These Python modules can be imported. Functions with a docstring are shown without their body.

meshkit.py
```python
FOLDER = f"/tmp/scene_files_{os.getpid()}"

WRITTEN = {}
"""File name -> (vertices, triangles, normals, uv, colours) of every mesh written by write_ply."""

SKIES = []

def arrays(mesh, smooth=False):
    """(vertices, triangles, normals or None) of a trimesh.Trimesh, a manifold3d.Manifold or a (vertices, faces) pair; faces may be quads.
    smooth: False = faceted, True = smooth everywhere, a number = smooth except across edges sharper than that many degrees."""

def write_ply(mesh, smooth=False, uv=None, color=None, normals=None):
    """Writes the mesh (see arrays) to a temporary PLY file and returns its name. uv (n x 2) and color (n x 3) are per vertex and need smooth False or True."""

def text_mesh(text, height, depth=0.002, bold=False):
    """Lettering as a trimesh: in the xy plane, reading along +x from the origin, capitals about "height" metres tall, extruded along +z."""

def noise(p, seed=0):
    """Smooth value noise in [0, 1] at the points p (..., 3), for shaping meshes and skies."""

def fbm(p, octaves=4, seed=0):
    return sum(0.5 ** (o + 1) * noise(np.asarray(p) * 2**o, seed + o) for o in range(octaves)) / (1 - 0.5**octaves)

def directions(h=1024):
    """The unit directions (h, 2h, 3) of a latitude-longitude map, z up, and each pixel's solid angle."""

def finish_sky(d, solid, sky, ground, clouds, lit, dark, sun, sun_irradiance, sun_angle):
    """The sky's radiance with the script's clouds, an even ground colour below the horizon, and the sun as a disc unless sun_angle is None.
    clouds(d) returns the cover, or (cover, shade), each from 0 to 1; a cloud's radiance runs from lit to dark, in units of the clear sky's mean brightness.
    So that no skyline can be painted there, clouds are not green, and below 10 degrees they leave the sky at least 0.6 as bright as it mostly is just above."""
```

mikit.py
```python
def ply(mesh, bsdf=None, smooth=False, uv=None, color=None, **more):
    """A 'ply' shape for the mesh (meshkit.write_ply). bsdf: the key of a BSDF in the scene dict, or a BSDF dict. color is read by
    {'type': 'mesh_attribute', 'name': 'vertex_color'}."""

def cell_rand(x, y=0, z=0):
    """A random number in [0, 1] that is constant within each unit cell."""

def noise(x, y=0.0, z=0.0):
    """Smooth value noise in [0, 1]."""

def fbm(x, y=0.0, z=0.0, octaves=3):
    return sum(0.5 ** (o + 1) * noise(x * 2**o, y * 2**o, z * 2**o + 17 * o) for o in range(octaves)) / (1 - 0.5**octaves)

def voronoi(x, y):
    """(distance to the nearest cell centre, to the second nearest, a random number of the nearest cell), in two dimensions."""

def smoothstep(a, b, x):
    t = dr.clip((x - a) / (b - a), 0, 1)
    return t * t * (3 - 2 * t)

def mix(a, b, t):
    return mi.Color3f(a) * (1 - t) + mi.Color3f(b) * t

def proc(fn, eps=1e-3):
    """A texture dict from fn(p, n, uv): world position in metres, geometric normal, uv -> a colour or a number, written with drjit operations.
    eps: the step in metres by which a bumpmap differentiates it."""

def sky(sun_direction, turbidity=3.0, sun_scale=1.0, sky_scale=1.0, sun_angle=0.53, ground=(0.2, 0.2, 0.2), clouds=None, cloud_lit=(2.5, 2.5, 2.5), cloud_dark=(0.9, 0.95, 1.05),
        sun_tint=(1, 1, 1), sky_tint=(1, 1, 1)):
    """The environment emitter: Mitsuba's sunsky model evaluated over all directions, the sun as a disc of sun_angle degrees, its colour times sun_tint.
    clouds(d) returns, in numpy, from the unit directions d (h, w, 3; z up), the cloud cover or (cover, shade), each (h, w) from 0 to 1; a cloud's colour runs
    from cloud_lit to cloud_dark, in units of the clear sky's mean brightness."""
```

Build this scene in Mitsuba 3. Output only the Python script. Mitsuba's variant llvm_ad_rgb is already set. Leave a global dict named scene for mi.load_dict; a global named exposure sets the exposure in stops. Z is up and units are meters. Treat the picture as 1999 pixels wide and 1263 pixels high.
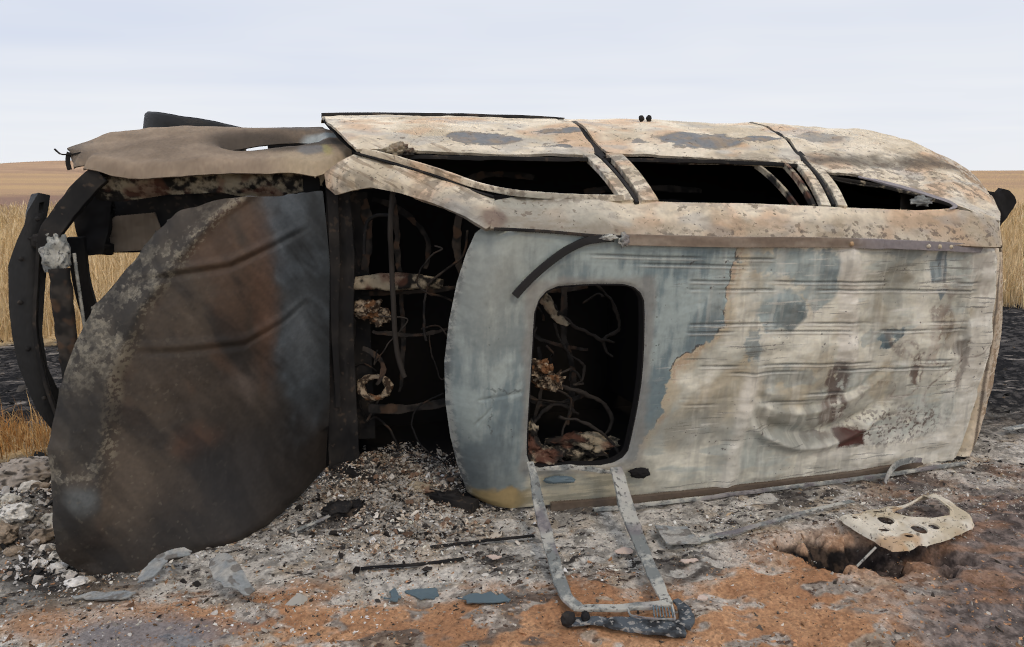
import math
import numpy as np
import trimesh
import drjit as dr
import mitsuba as mi
import mikit
import meshkit
from scipy.interpolate import RBFInterpolator
from mikit import noise, smoothstep as ss, mix, proc

T = mi.ScalarTransform4f
scene, labels = {}, {}

# ------------------------------------------------------------------ camera, sky, exposure
EYE, PITCH = 1.6, math.radians(10.617)
scene['camera'] = {'type': 'perspective', 'fov': 65.47, 'fov_axis': 'x', 'near_clip': 0.05, 'far_clip': 3000.0,
                   'to_world': T().look_at(origin=[0, 0, EYE], target=[0, math.cos(PITCH), EYE - math.sin(PITCH)], up=[0, 0, 1])}


def overcast(d):
    """Thin high overcast: nearly full cover, drawn out into long soft streaks."""
    z = np.maximum(d[..., 2], 0.03)
    a = np.stack([d[..., 0] / z * 0.28 + 3, d[..., 1] / z * 0.55 + 7, 0 * z], -1)
    s = meshkit.fbm(a, 4, 5)
    t = meshkit.fbm(d * [2.2, 2.2, 6.0] + 4, 4, 9)
    shade = np.clip(0.55 + 1.0 * (s - 0.5) + 1.3 * (t - 0.5), 0, 1) * np.clip((d[..., 2] + 0.02) / 0.16, 0, 1)
    return np.full(z.shape, 0.94), shade


scene['sky'] = mikit.sky([0.30, -0.62, 0.75], turbidity=4, sun_scale=0.15, sun_angle=14, clouds=overcast, cloud_lit=(2.32, 2.35, 2.41),
                         cloud_dark=(1.84, 1.97, 2.28), ground=(0.2, 0.17, 0.14), sun_tint=(1.0, 0.95, 0.88))
exposure = 1.9

# ------------------------------------------------------------------ frame of the wreck: l rearwards, n away from the roof towards the floor pan, z up
OX, OY, YAW = -0.170, 3.573, math.radians(15.0)
CY, SY = math.cos(YAW), math.sin(YAW)
RNG = np.random.default_rng(11)


def W(P):
    P = np.atleast_2d(np.asarray(P, float))
    return np.stack([OX + P[:, 0] * CY - P[:, 1] * SY, OY + P[:, 0] * SY + P[:, 1] * CY, P[:, 2]], 1)


def loc(p):
    """(l, n, z) of a point, in drjit."""
    x, y = p.x - OX, p.y - OY
    return x * CY + y * SY, y * CY - x * SY, p.z


def C3(c):
    return mi.Color3f(*map(float, c))


def fbm(x, y=0.0, z=0.0, octaves=3):
    """Fractal noise whose octaves are turned against each other, so that no grid shows."""
    out, a, tot = 0, 0.5, 0
    for o in range(octaves):
        x, y, z = 0.80 * x + 0.60 * y + 5.2, -0.48 * x + 0.64 * y + 0.60 * z + 1.3, 0.36 * x - 0.48 * y + 0.80 * z + 7.7
        out = out + a * noise(x, y, z)
        tot += a
        a *= 0.52
        x, y, z = 2.03 * x, 2.03 * y, 2.03 * z
    return out / tot


def plin(t, ts, vs):
    """Piecewise linear function of t."""
    out = mi.Float(vs[0])
    for k in range(len(ts) - 1):
        out = out + (vs[k + 1] - vs[k]) * dr.clip((t - ts[k]) / (ts[k + 1] - ts[k]), 0, 1)
    return out


GROOVES = ((1.222, 0.45, 1.44), (1.188, 0.30, 1.44), (1.114, 1.00, 2.70), (1.073, 1.00, 2.70), (0.905, 1.00, 2.66), (0.865, 1.00, 2.66), (0.693, 1.08, 2.60), (0.655, 1.08, 2.60), (0.53, 1.00, 1.95), (0.495, 1.00, 1.95))


def grooves(l, z):
    """Depth (0 to 1) of the pressed lines of the roof and of the lip under each."""
    zz = z + 0.045 * (l - 1) + 0.006 * (noise(l * 5, z * 3, 1.0) - 0.5)
    g, r = mi.Float(0), mi.Float(0)
    for k, (z0, l0, l1) in enumerate(GROOVES):
        on = ss(l0 - 0.02, l0 + 0.02, l) * ss(l1 + 0.02, l1 - 0.02, l) * (0.12 + 0.88 * ss(0.40, 0.62, noise(l * 4.5, k * 7.1 + 0.5, 2.0)))
        g = g + on * dr.exp(-dr.square((zz - z0) / 0.0055))
        r = r + on * dr.exp(-dr.square((zz - z0 + 0.013) / 0.005))
    return g, r


def blob(a, b, ca, cb, ra, rb, soft=0.35):
    d = dr.sqrt(dr.square((a - ca) / ra) + dr.square((b - cb) / rb))
    return 1 - ss(1 - soft, 1 + soft, d)


# ------------------------------------------------------------------ materials
SOOT = (0.012, 0.0115, 0.012)
ASHW = (0.46, 0.43, 0.37)


def roof_colour(p, n, uv):
    l, d, z = loc(p)
    big = fbm(l * 4.1, z * 4.1, 3.0, 3) - 0.5
    mid = fbm(l * 15, z * 15, 9.0, 4) - 0.5
    fine = fbm(l * 60, z * 60, 2.0, 3) - 0.5
    wipe = fbm(l * 6, z * 30, 4.0, 3) - 0.5
    drop = fbm(l * 34, z * 7, 8.0, 3) - 0.5
    lw, zw = l + big * 0.10 + mid * 0.11, z + mid * 0.11 - big * 0.06
    cream = mix((0.46, 0.455, 0.385), (0.74, 0.72, 0.61), ss(-0.2, 0.2, big + mid * 0.5 + wipe * 0.4))
    cream = mix(cream, (0.38, 0.42, 0.39), ss(0.0, 0.14, fbm(l * 3 + 8, z * 8, 1.0, 3) - 0.5 + wipe * 0.5) * 0.75)
    cream = mix(cream, (0.45, 0.37, 0.24), ss(0.06, 0.2, fbm(l * 5 + 1, z * 4, 21.0, 3) - 0.5) * 0.55)
    blue = mix((0.165, 0.22, 0.24), (0.335, 0.40, 0.395), ss(-0.2, 0.2, big * 1.2 + mid * 0.5 + drop * 0.7))
    blue = mix(blue, (0.37, 0.375, 0.325), ss(0.45, 1.25, z) * ss(0.60, -0.05, l + big * 0.3) * 0.65)
    blue = mix(blue, (0.105, 0.12, 0.125), ss(0.66, 0.12, z + big * 0.3) * ss(0.34, 0.12, l) * 0.75)
    xb = plin(z, (0.30, 0.45, 0.62, 0.74, 0.88, 1.2), (0.77, 0.885, 0.90, 0.99, 1.17, 1.25))
    edge_n = (fbm(l * 42, z * 42, 5.0, 3) - 0.5) * 0.05
    m = 1 - ss(-0.010, 0.010, lw + edge_n - xb)
    m = m * (1 - ss(0.17, 0.27, l) * (1 - ss(0.17, 0.25, z)))
    lb, zb = lw + edge_n, zw + edge_n
    for a, b, ra, rb, s in ((1.62, 1.15, 0.20, 0.09, .9), (1.72, 1.04, 0.10, 0.09, .85), (1.40, 1.20, 0.10, 0.05, .7), (1.52, 0.93, 0.13, 0.10, .95), (1.36, 0.77, 0.055, 0.085, .75), (2.14, 0.77, 0.075, 0.05, 1), (2.04, 0.79, 0.06, 0.05, .5), (2.18, 1.22, 0.12, 0.05, .6), (1.60, 0.60, 0.17, 0.055, .45)):
        m = dr.maximum(m, s * blob(lb, zb, a, b, ra, rb, 0.16))
    col = mix(cream, blue, m)
    dark_blue = dr.maximum(blob(lb, zb, 1.57, 0.90, 0.09, 0.07, 0.3), blob(lb, zb, 2.17, 0.755, 0.045, 0.03, 0.3))
    col = mix(col, (0.055, 0.075, 0.085), dark_blue * 0.6 * m)
    # ochre fringe where the paint has let go
    fringe = ss(-0.012, 0.005, lw + edge_n - xb) * ss(0.10, 0.02, lw - xb) * ss(0.24, 0.34, z)
    col = mix(col, mix((0.50, 0.43, 0.30), (0.40, 0.28, 0.18), ss(0, 0.2, fine + mid)), fringe * 0.8)
    col = mix(col, (0.05, 0.05, 0.05), blob(lw + edge_n, 0, xb - 0.004, 0, 0.006, 1, 0.5) * ss(0.24, 0.34, z) * ss(-0.05, 0.1, mid) * 0.8)
    # grey run below the rail
    lr = l + drop * 0.01
    run = ss(0.006, -0.006, dr.abs(lr - 2.41) - 0.052) * ss(1.045, 1.06, z + mid * 0.02) * ss(1.165, 1.155, z)
    run = dr.maximum(run, ss(0.005, -0.005, dr.abs(lr - 2.425) - 0.032) * ss(1.15, 1.16, z))
    run = dr.maximum(run, ss(0.005, -0.005, dr.abs(lr - 2.44) - (z - 0.955) * 0.6) * ss(1.025, 1.015, z) * ss(0.95, 0.96, z))
    col = mix(col, mix((0.13, 0.165, 0.185), (0.24, 0.29, 0.30), ss(-0.2, 0.2, drop)), run * 0.9)
    # pale rib marks
    pale = blob(l + mid * 0.03, 0, 1.84 + (1.25 - z) * 0.13, 0, 0.058, 1, 0.25) * ss(0.60, 0.66, z)
    pale = dr.maximum(pale, blob(l + mid * 0.04, 0, 1.275 + 0.16 * z, 0, 0.045, 1, 0.5) * ss(0.68, 0.6, z) * 0.8)
    pale = dr.maximum(pale, blob(l + mid * 0.05, 0, 2.76, 0, 0.07, 1, 0.5) * 0.85)
    pale = dr.maximum(pale, ss(0.33, 0.17, z + mid * 0.2 + big * 0.2) * ss(1.3, 2.3, l) * 0.85)
    pale = dr.maximum(pale, ss(2.55, 2.75, l + mid * 0.2) * 0.8)
    col = mix(col, mix((0.62, 0.59, 0.51), (0.80, 0.77, 0.69), ss(-0.1, 0.2, wipe)), pale * 0.9)
    sw = fbm(l * 5 + 1.6 * noise(l * 4, z * 4, 3.0), z * 5 + 1.6 * noise(l * 4, z * 4, 9.0), 27.0, 3)
    swirl = ss(0.06, 0.0, dr.abs(sw - 0.5)) * blob(l, z, 2.45, 0.66, 0.42, 0.42, 0.6)
    col = mix(col, (0.15, 0.10, 0.075), swirl * 0.7 * ss(-0.25, 0.1, mid + fine))
    swirl2 = ss(0.05, 0.0, dr.abs(sw - 0.56)) * blob(l, z, 1.95, 0.40, 0.35, 0.25, 0.6)
    col = mix(col, (0.15, 0.115, 0.095), swirl2 * 0.5 * ss(-0.25, 0.1, mid + fine))
    # rust
    rusts = ((1.89, 0.565, 0.07, 0.085, .75, .10, .07, .06), (1.885, 0.41, 0.075, 0.085, .75, .11, .075, .06),
             (2.37, 0.57, 0.03, 0.085, .8, .13, .085, .065), (2.68, 0.58, 0.04, 0.11, .65, .16, .105, .08), (2.56, 0.745, 0.07, 0.05, .5, .18, .14, .10),
             (2.66, 0.69, 0.05, 0.045, .75, .10, .075, .055), (2.46, 0.72, 0.035, 0.14, .4, .30, .22, .17), (1.80, 0.26, 0.09, 0.025, .7, .16, .11, .09), (2.15, 1.10, 0.09, 0.07, .5, .26, .22, .15), (2.44, 0.90, 0.05, 0.04, .6, .2, .15, .12), (2.66, 1.17, 0.12, 0.05, .4, .22, .19, .16))
    for a, b, ra, rb, s, r_, g_, b_ in rusts:
        col = mix(col, (r_, g_, b_), s * 1.15 * blob(lw * 0.6 + l * 0.4, zw * 0.6 + z * 0.4, a, b, ra * 1.1, rb * 1.1, 0.25) * ss(-0.22, 0.02, mid + fine * 0.6))
    patch = ss(0.010, -0.010, dr.abs(l - 2.02 + edge_n * 0.5 + (z - 0.22) * 0.2) - 0.085) * ss(0.010, -0.010, dr.abs(z - 0.225 + edge_n * 0.5) - 0.052)
    col = mix(col, (0.07, 0.017, 0.012), patch * 0.97)
    sp = ss(0.54, 0.60, fbm(l * 75, z * 75, 6.0, 3)) * blob(l + big * 0.1, z + big * 0.05, 2.29, 0.28, 0.30, 0.10, 0.5)
    col = mix(col, (0.09, 0.055, 0.042), sp * 0.9)
    # greyer patches along the wrinkles
    col = mix(col, (0.20, 0.205, 0.18), 0.75 * blob(lw, zw, 1.60, 0.37, 0.20, 0.07, 0.6))
    col = mix(col, (0.25, 0.26, 0.235), 0.75 * blob(lw, zw, 1.66, 0.255, 0.24, 0.055, 0.6))
    col = mix(col, (0.24, 0.25, 0.225), 0.75 * blob(lw, zw, 1.05, 0.36, 0.26, 0.11, 0.6))
    col = mix(col, (0.24, 0.245, 0.21), 0.6 * blob(lw, zw, 2.15, 1.05, 0.12, 0.2, 0.6))
    vst = ss(0.02, 0.16, fbm(l * 26, z * 3.2, 41.0, 3) - 0.5)
    col = mix(col, (0.70, 0.68, 0.61), vst * 0.28 * ss(0.9, 1.2, l) * (1 - patch))
    col = mix(col, (0.26, 0.26, 0.235), ss(0.02, 0.16, 0.5 - fbm(l * 22 + 3, z * 3.0, 47.0, 3)) * 0.28 * ss(0.9, 1.2, l) * (1 - patch))
    # dirt and painted shade in pressed lines, scratches, pin spots, soot by the hatch
    g, r = grooves(l, z)
    col = mix(col, (0.075, 0.085, 0.085), dr.clip(g, 0, 1) * 0.62)
    col = mix(col, (0.62, 0.62, 0.57), dr.clip(r, 0, 1) * 0.35)  # highlight painted on the lip under each pressed line
    rear = ss(0.8, 1.0, l)
    scr = ss(0.62, 0.70, fbm(l * 7, z * 130, 4.0, 2)) * ss(0.48, 0.62, fbm(l * 2.6, z * 9, 7.0, 3)) * rear
    col = mix(col, (0.13, 0.125, 0.11), scr * 0.6)
    scr2 = ss(0.64, 0.72, fbm(l * 6 + 5, z * 110, 14.0, 2)) * ss(0.5, 0.62, fbm(l * 3, z * 9, 17.0, 3)) * rear
    col = mix(col, (0.66, 0.64, 0.58), scr2 * 0.5)
    spots = ss(0.76, 0.82, fbm(l * 62, z * 62, 12.0, 2)) * ss(0.5, 0.65, fbm(l * 5, z * 5, 31.0, 2))
    col = mix(col, (0.06, 0.05, 0.045), spots * 0.75)
    crack = blob(z + (fbm(l * 30, 1.0, 2.0, 2) - 0.5) * 0.06, 0, 0.63, 0, 0.006, 1, 0.5) * ss(0.02, 0.05, l) * ss(0.22, 0.18, l)
    crack = dr.maximum(crack, blob(l + (fbm(z * 22, 4.0, 2.0, 3) - 0.5) * 0.08, 0, 0.06, 0, 0.005, 1, 0.5) * ss(0.40, 0.43, z) * ss(0.63, 0.60, z))
    col = mix(col, (0.05, 0.055, 0.055), crack * 0.55 * ss(-0.2, 0.1, mid + fine))
    hatch = dr.maximum(dr.abs(l - 0.515) - 0.27, dr.abs(z - 0.655) - 0.445)
    col = mix(col, (0.27, 0.245, 0.215), ss(0.06, 0.02, hatch + mid * 0.05) * 0.55)
    gold = blob(lw, zw, 0.13, 0.055, 0.15, 0.06, 0.4)
    col = mix(col, (0.36, 0.265, 0.12), gold * 0.9)
    olive = ss(0.20, 0.27, l) * ss(0.88, 0.7, l) * ss(0.20, 0.15, z)
    col = mix(col, mix((0.24, 0.235, 0.18), (0.50, 0.46, 0.34), ss(-0.15, 0.15, fbm(l * 5, z * 60, 3.0, 3) - 0.5)), olive * 0.7)
    front = ss(0.035, 0.005, l + 0.13 * dr.sin(dr.clip(z / 1.38, 0, 1) * math.pi)) * 0.6
    col = mix(col, mix((0.13, 0.13, 0.13), (0.42, 0.42, 0.38), ss(-0.1, 0.15, mid + fine)), front)
    col = col * (1 + fine * 0.3 + wipe * 0.2)
    return mix(col, SOOT, uv.x)


def roof_bump(p, n, uv):
    l, d, z = loc(p)
    g, r = grooves(l, z)
    return 0.75 * fbm(l * 28, z * 28, 3.0, 4) - 0.55 * g + 0.45 * r


def side_colour(p, n, uv):
    l, d, z = loc(p)
    big = fbm(l * 3.2, d * 5, z * 5, 3) - 0.5
    mid = fbm(l * 14, d * 20, z * 14 + 3, 3) - 0.5
    fine = fbm(l * 70, d * 70, z * 70, 2) - 0.5
    lw, dw = l + mid * 0.10, d + mid * 0.05
    cream = mix((0.55, 0.47, 0.345), (0.76, 0.68, 0.54), ss(-0.2, 0.18, big + mid * 0.4))
    cream = mix(cream, (0.58, 0.37, 0.22), ss(0.03, 0.2, fbm(l * 3.5 + 3, d * 7, 5.0, 3) - 0.48) * 0.6)
    cream = mix(cream, (0.42, 0.42, 0.40), ss(0.06, 0.2, fbm(l * 4 + 9, d * 9, z * 9, 3) - 0.5) * 0.5)
    col = cream
    # strip next to the roof rail keeps blue grey paint towards the front
    grey = ss(0.95, 0.35, l + big * 0.6) * ss(1.56, 1.5, z) * ss(0.05, 0.12, l)
    col = mix(col, (0.27, 0.28, 0.25), grey * 0.8)
    # burnt through paint blisters
    jg = (fbm(l * 38, d * 60, 3.0, 3) - 0.5) * 0.09 + (fbm(l * 9, d * 22, 13.0, 2) - 0.5) * 0.16
    for a, b, ra, rb, s in ((0.19, 0.62, 0.17, 0.075, .95), (0.62, 0.71, 0.13, 0.035, .9), (1.41, 0.61, 0.24, 0.09, .9), (1.79, 0.625, 0.13, 0.03, .95), (0.55, 0.53, 0.10, 0.02, .8),
                            (2.25, 0.70, 0.16, 0.06, .45), (1.05, 0.60, 0.05, 0.03, .6)):
        r = blob(lw + jg, dw + jg * 0.4, a, b, ra, rb, 0.08)
        ring = blob(lw + jg, dw + jg * 0.4, a, b, ra * 1.06, rb * 1.12, 0.12)
        col = mix(col, (0.10, 0.085, 0.07), ring * s * 0.8)
        col = mix(col, mix((0.20, 0.21, 0.22), (0.30, 0.24, 0.18), ss(-0.1, 0.2, mid)), r * s)
    # soot licks up from the window openings, black crazing
    lick = ss(0.56, 0.36, d + mid * 0.20) * ss(0.30, 0.40, d) * ss(1.86, 2.05, l)
    col = mix(col, (0.075, 0.065, 0.05), lick * 0.8)
    lick2 = ss(0.50, 0.43, d + mid * 0.1) * ss(0.3, 0.4, d) * ss(0.35, 0.6, noise(l * 6, 1.0, 2.0))
    col = mix(col, (0.11, 0.09, 0.065), lick2 * 0.4)
    craz = ss(0.69, 0.75, fbm(l * 26, d * 40, z * 26, 3))
    col = mix(col, (0.12, 0.085, 0.06), craz * 0.6)
    spots = ss(0.76, 0.82, fbm(l * 80, d * 80, z * 80 + 8, 2))
    col = mix(col, (0.06, 0.05, 0.04), spots * 0.7)
    grime = ss(0.05, 0.2, fbm(l * 9, d * 26, z * 34, 4) - 0.5) * ss(0.40, 0.30, d) * ss(1.50, 1.44, z)
    col = mix(col, (0.24, 0.19, 0.135), grime * 0.35)
    frame = ss(1.462, 1.485, z) * ss(0.435, 0.40, d) * ss(0.0, 0.2, l + 0.35)
    fg = fbm(l * 24, d * 40, z * 30, 4) - 0.5
    col = mix(col, mix((0.13, 0.10, 0.075), (0.33, 0.26, 0.19), ss(-0.05, 0.15, fg)), frame * ss(0.04, -0.12, fg) * 0.6)
    sill = ss(1.40, 1.46, z + mid * 0.08) * ss(0.12, 0.06, d) * ss(0.2, 0.6, l)
    col = mix(col, (0.12, 0.09, 0.065), sill * ss(-0.02, 0.12, fbm(l * 16, z * 40, 2.0, 4) - 0.5) * 0.35)
    pil = ss(0.10, -0.05, l) * ss(0.62, 0.45, d + l * 0.1)
    band = fbm((l * 0.82 - z * 0.5) * 7, (z * 0.82 + l * 0.5) * 55, 3.0, 3) - 0.5
    col = mix(col, (0.20, 0.135, 0.08), pil * ss(0.03, 0.15, band) * 0.55)
    col = mix(col, (0.30, 0.30, 0.28), pil * ss(-0.35, -0.05, l) * ss(1.56, 1.44, z + mid * 0.1) * 0.7)
    soot = pil * ss(0.05, -0.01, z - (1.405 - 0.42 * l) + mid * 0.04) * ss(0.1, -0.1, l)
    col = mix(col, (0.055, 0.05, 0.045), soot * 0.5 * ss(-0.1, 0.1, mid))
    col = mix(col, (0.15, 0.10, 0.08), blob(l + mid * 0.05, z + mid * 0.05, 0.075, 1.41, 0.055, 0.045, 0.4) * ss(0.2, 0.0, d) * 0.8)
    col = mix(col, mix((0.26, 0.17, 0.10), (0.45, 0.40, 0.32), ss(-0.1, 0.1, mid + fine)), ss(2.92, 2.97, l) * 0.75)
    col = mix(col, (0.07, 0.05, 0.04), ss(2.905, 2.92, l) * ss(2.945, 2.925, l) * ss(1.2, 1.1, z) * 0.8)
    fleck = ss(0.05, 0.14, fbm(l * 30, z * 50, 44.0, 4) - 0.5) * ss(1.40, 1.36, z) * ss(0.02, -0.05, d) * ss(0.5, 0.9, l)
    col = mix(col, (0.09, 0.08, 0.07), fleck * 0.7 * ss(1.37, 1.33, z))
    rail = ss(0.10, 0.05, z - 1.31 + mid * 0.04) * ss(0.02, -0.05, d)
    col = mix(col, (0.16, 0.12, 0.085), rail * 0.35)
    col = col * (1 + fine * 0.3)
    return mix(col, SOOT, uv.x)


def fender_colour(p, n, uv):
    l, d, z = loc(p)
    big = fbm(l * 3.2, d * 5, z * 5, 3) - 0.5
    mid = fbm(l * 12, d * 16, 3.0, 3) - 0.5
    fine = fbm(l * 80, d * 80, 1.0, 2) - 0.5
    col = mix((0.19, 0.145, 0.105), (0.34, 0.265, 0.195), ss(-0.25, 0.25, big + mid * 0.3))
    col = mix(col, (0.42, 0.34, 0.23), ss(-0.95, -0.70, l + mid * 0.25) * ss(0.76, 0.60, d) * 0.8)
    col = mix(col, (0.10, 0.09, 0.08), ss(-1.62, -1.76, l + mid * 0.1) * 0.7)
    hole = blob(l + mid * 0.05, d + mid * 0.03, -0.87, 0.80, 0.30, 0.105, 0.25)
    col = mix(col, (0.045, 0.038, 0.032), hole * 0.8)
    col = mix(col, (0.045, 0.045, 0.045), ss(0.88, 0.98, d + mid * 0.1) * ss(-1.0, -0.75, l) * 0.8)
    col = mix(col, (0.36, 0.41, 0.42), 0.9 * blob(l + mid * 0.07, d + mid * 0.05, -0.615, 0.88, 0.10, 0.035, 0.3))
    col = mix(col, (0.07, 0.065, 0.06), 0.8 * blob(l + mid * 0.08, d + mid * 0.05, -0.60, 0.80, 0.12, 0.03, 0.4))
    col = mix(col, (0.16, 0.16, 0.16), 0.85 * blob(l + mid * 0.1, d + mid * 0.05, -0.66, 0.715, 0.08, 0.04, 0.4))
    col = mix(col, (0.37, 0.33, 0.12), 0.6 * blob(l + mid * 0.1, d + mid * 0.06, -0.60, 0.71, 0.03, 0.05, 0.5))
    col = col * (1 + fine * 0.3)
    return mix(col, SOOT, uv.x)


def hood_colour(p, n, uv):
    l, d, z = loc(p)
    big = fbm(l * 2.6, z * 1.8, 3.0, 3) - 0.5
    mid = fbm(l * 9, z * 7, 6.0, 3) - 0.5
    fine = fbm(l * 90, z * 90, 1.0, 3) - 0.5
    diag = fbm((l + z * 0.6) * 4, (z - l * 0.6) * 1.6, 8.0, 3) - 0.5
    col = mix((0.034, 0.026, 0.020), (0.074, 0.057, 0.042), ss(-0.2, 0.2, big + diag * 0.6))
    col = mix(col, (0.088, 0.068, 0.050), ss(0.75, 1.35, z + big * 0.5) * 0.6)
    col = mix(col, (0.098, 0.052, 0.030), ss(0.04, 0.2, diag + mid * 0.3) * 0.5)
    blue = ss(-0.96, -0.80, l + mid * 0.10 + (z - 0.7) * 0.04 + big * 0.1) * ss(0.20, 0.60, z + mid * 0.25 - l * 0.3 - 0.2)
    col = mix(col, mix((0.048, 0.058, 0.066), (0.085, 0.105, 0.122), ss(-0.15, 0.2, mid + diag)), blue * 0.9)
    col = mix(col, (0.125, 0.14, 0.15), blob(l + mid * 0.05, z, -0.74, 0.86, 0.07, 0.20, 0.8) * 0.45)
    rs = blob(l + mid * 0.07, z + mid * 0.1, -0.93, 1.02, 0.05, 0.33, 0.8)
    col = mix(col, (0.125, 0.066, 0.040), rs * 0.6)
    col = mix(col, (0.17, 0.135, 0.115), blob(l + mid * 0.1, z + mid * 0.1, -1.02, 0.66, 0.06, 0.08, 0.8) * 0.6)
    col = mix(col, (0.12, 0.058, 0.032), blob(l + mid * 0.2, z + mid * 0.1, -1.22, 0.47, 0.10, 0.05, 0.8) * 0.8)
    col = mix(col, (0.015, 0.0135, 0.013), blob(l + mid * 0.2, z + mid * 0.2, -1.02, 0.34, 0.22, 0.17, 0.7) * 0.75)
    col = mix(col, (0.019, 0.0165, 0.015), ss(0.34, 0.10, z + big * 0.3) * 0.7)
    # the nose face, forward of the bend, keeps a flaking grey crust
    edge = plin(z, (0.04, 0.2, 0.375, 0.772, 1.04, 1.288, 1.419, 1.5), (-1.67, -1.732, -1.733, -1.664, -1.564, -1.379, -1.263, -1.15))
    face = ss(0.19, 0.13, l - edge + mid * 0.16 + big * 0.10) * ss(0.12, 0.2, z)
    upper = blob(z + mid * 0.15, 0, 1.08, 0, 0.26, 1, 0.5)
    lower = blob(z + mid * 0.15, 0, 0.44, 0, 0.09, 1, 0.6)
    fl = ss(-0.02, 0.10, fbm(l * 42, z * 42, 2.0, 4) - 0.5 + (fbm(l * 6, z * 6, 13.0, 3) - 0.5) * 1.1 + 0.12 * upper + 0.08 * lower - 0.10)
    crust = mix(mix((0.030, 0.028, 0.025), (0.052, 0.046, 0.038), ss(-0.1, 0.1, mid)), mix((0.15, 0.14, 0.115), (0.30, 0.275, 0.215), ss(-0.1, 0.15, fine)), fl * (0.12 + 0.62 * dr.maximum(upper, 0.5 * lower)))
    col = mix(col, crust, face * 0.85)
    col = mix(col, (0.12, 0.135, 0.14), 0.6 * blob(l + mid * 0.05, z + mid * 0.05, -1.66, 0.31, 0.06, 0.06, 0.6))
    line = blob(l + mid * 0.05, 0, edge + 0.165, 0, 0.03, 1, 0.6) * ss(-0.02, 0.1, fine + mid * 0.6) * ss(0.3, 0.5, z)
    col = mix(col, (0.22, 0.195, 0.14), line * 0.5)
    sp = ss(0.70, 0.77, fbm(l * 60, z * 60, 5.0, 2)) * ss(-1.0, -1.35, l)
    col = mix(col, (0.15, 0.135, 0.10), sp * 0.25)
    bl = fbm((l + z * 0.6) * 7, (z - l * 0.6) * 2.2, 28.0, 4) - 0.5
    col = mix(col, (0.012, 0.011, 0.011), ss(0.0, 0.16, bl) * 0.6)
    col = mix(col, col * 1.7, ss(0.0, -0.16, bl) * 0.6)
    col = col * (0.80 + fine * 0.35)
    return mix(col, SOOT, uv.x)


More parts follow.
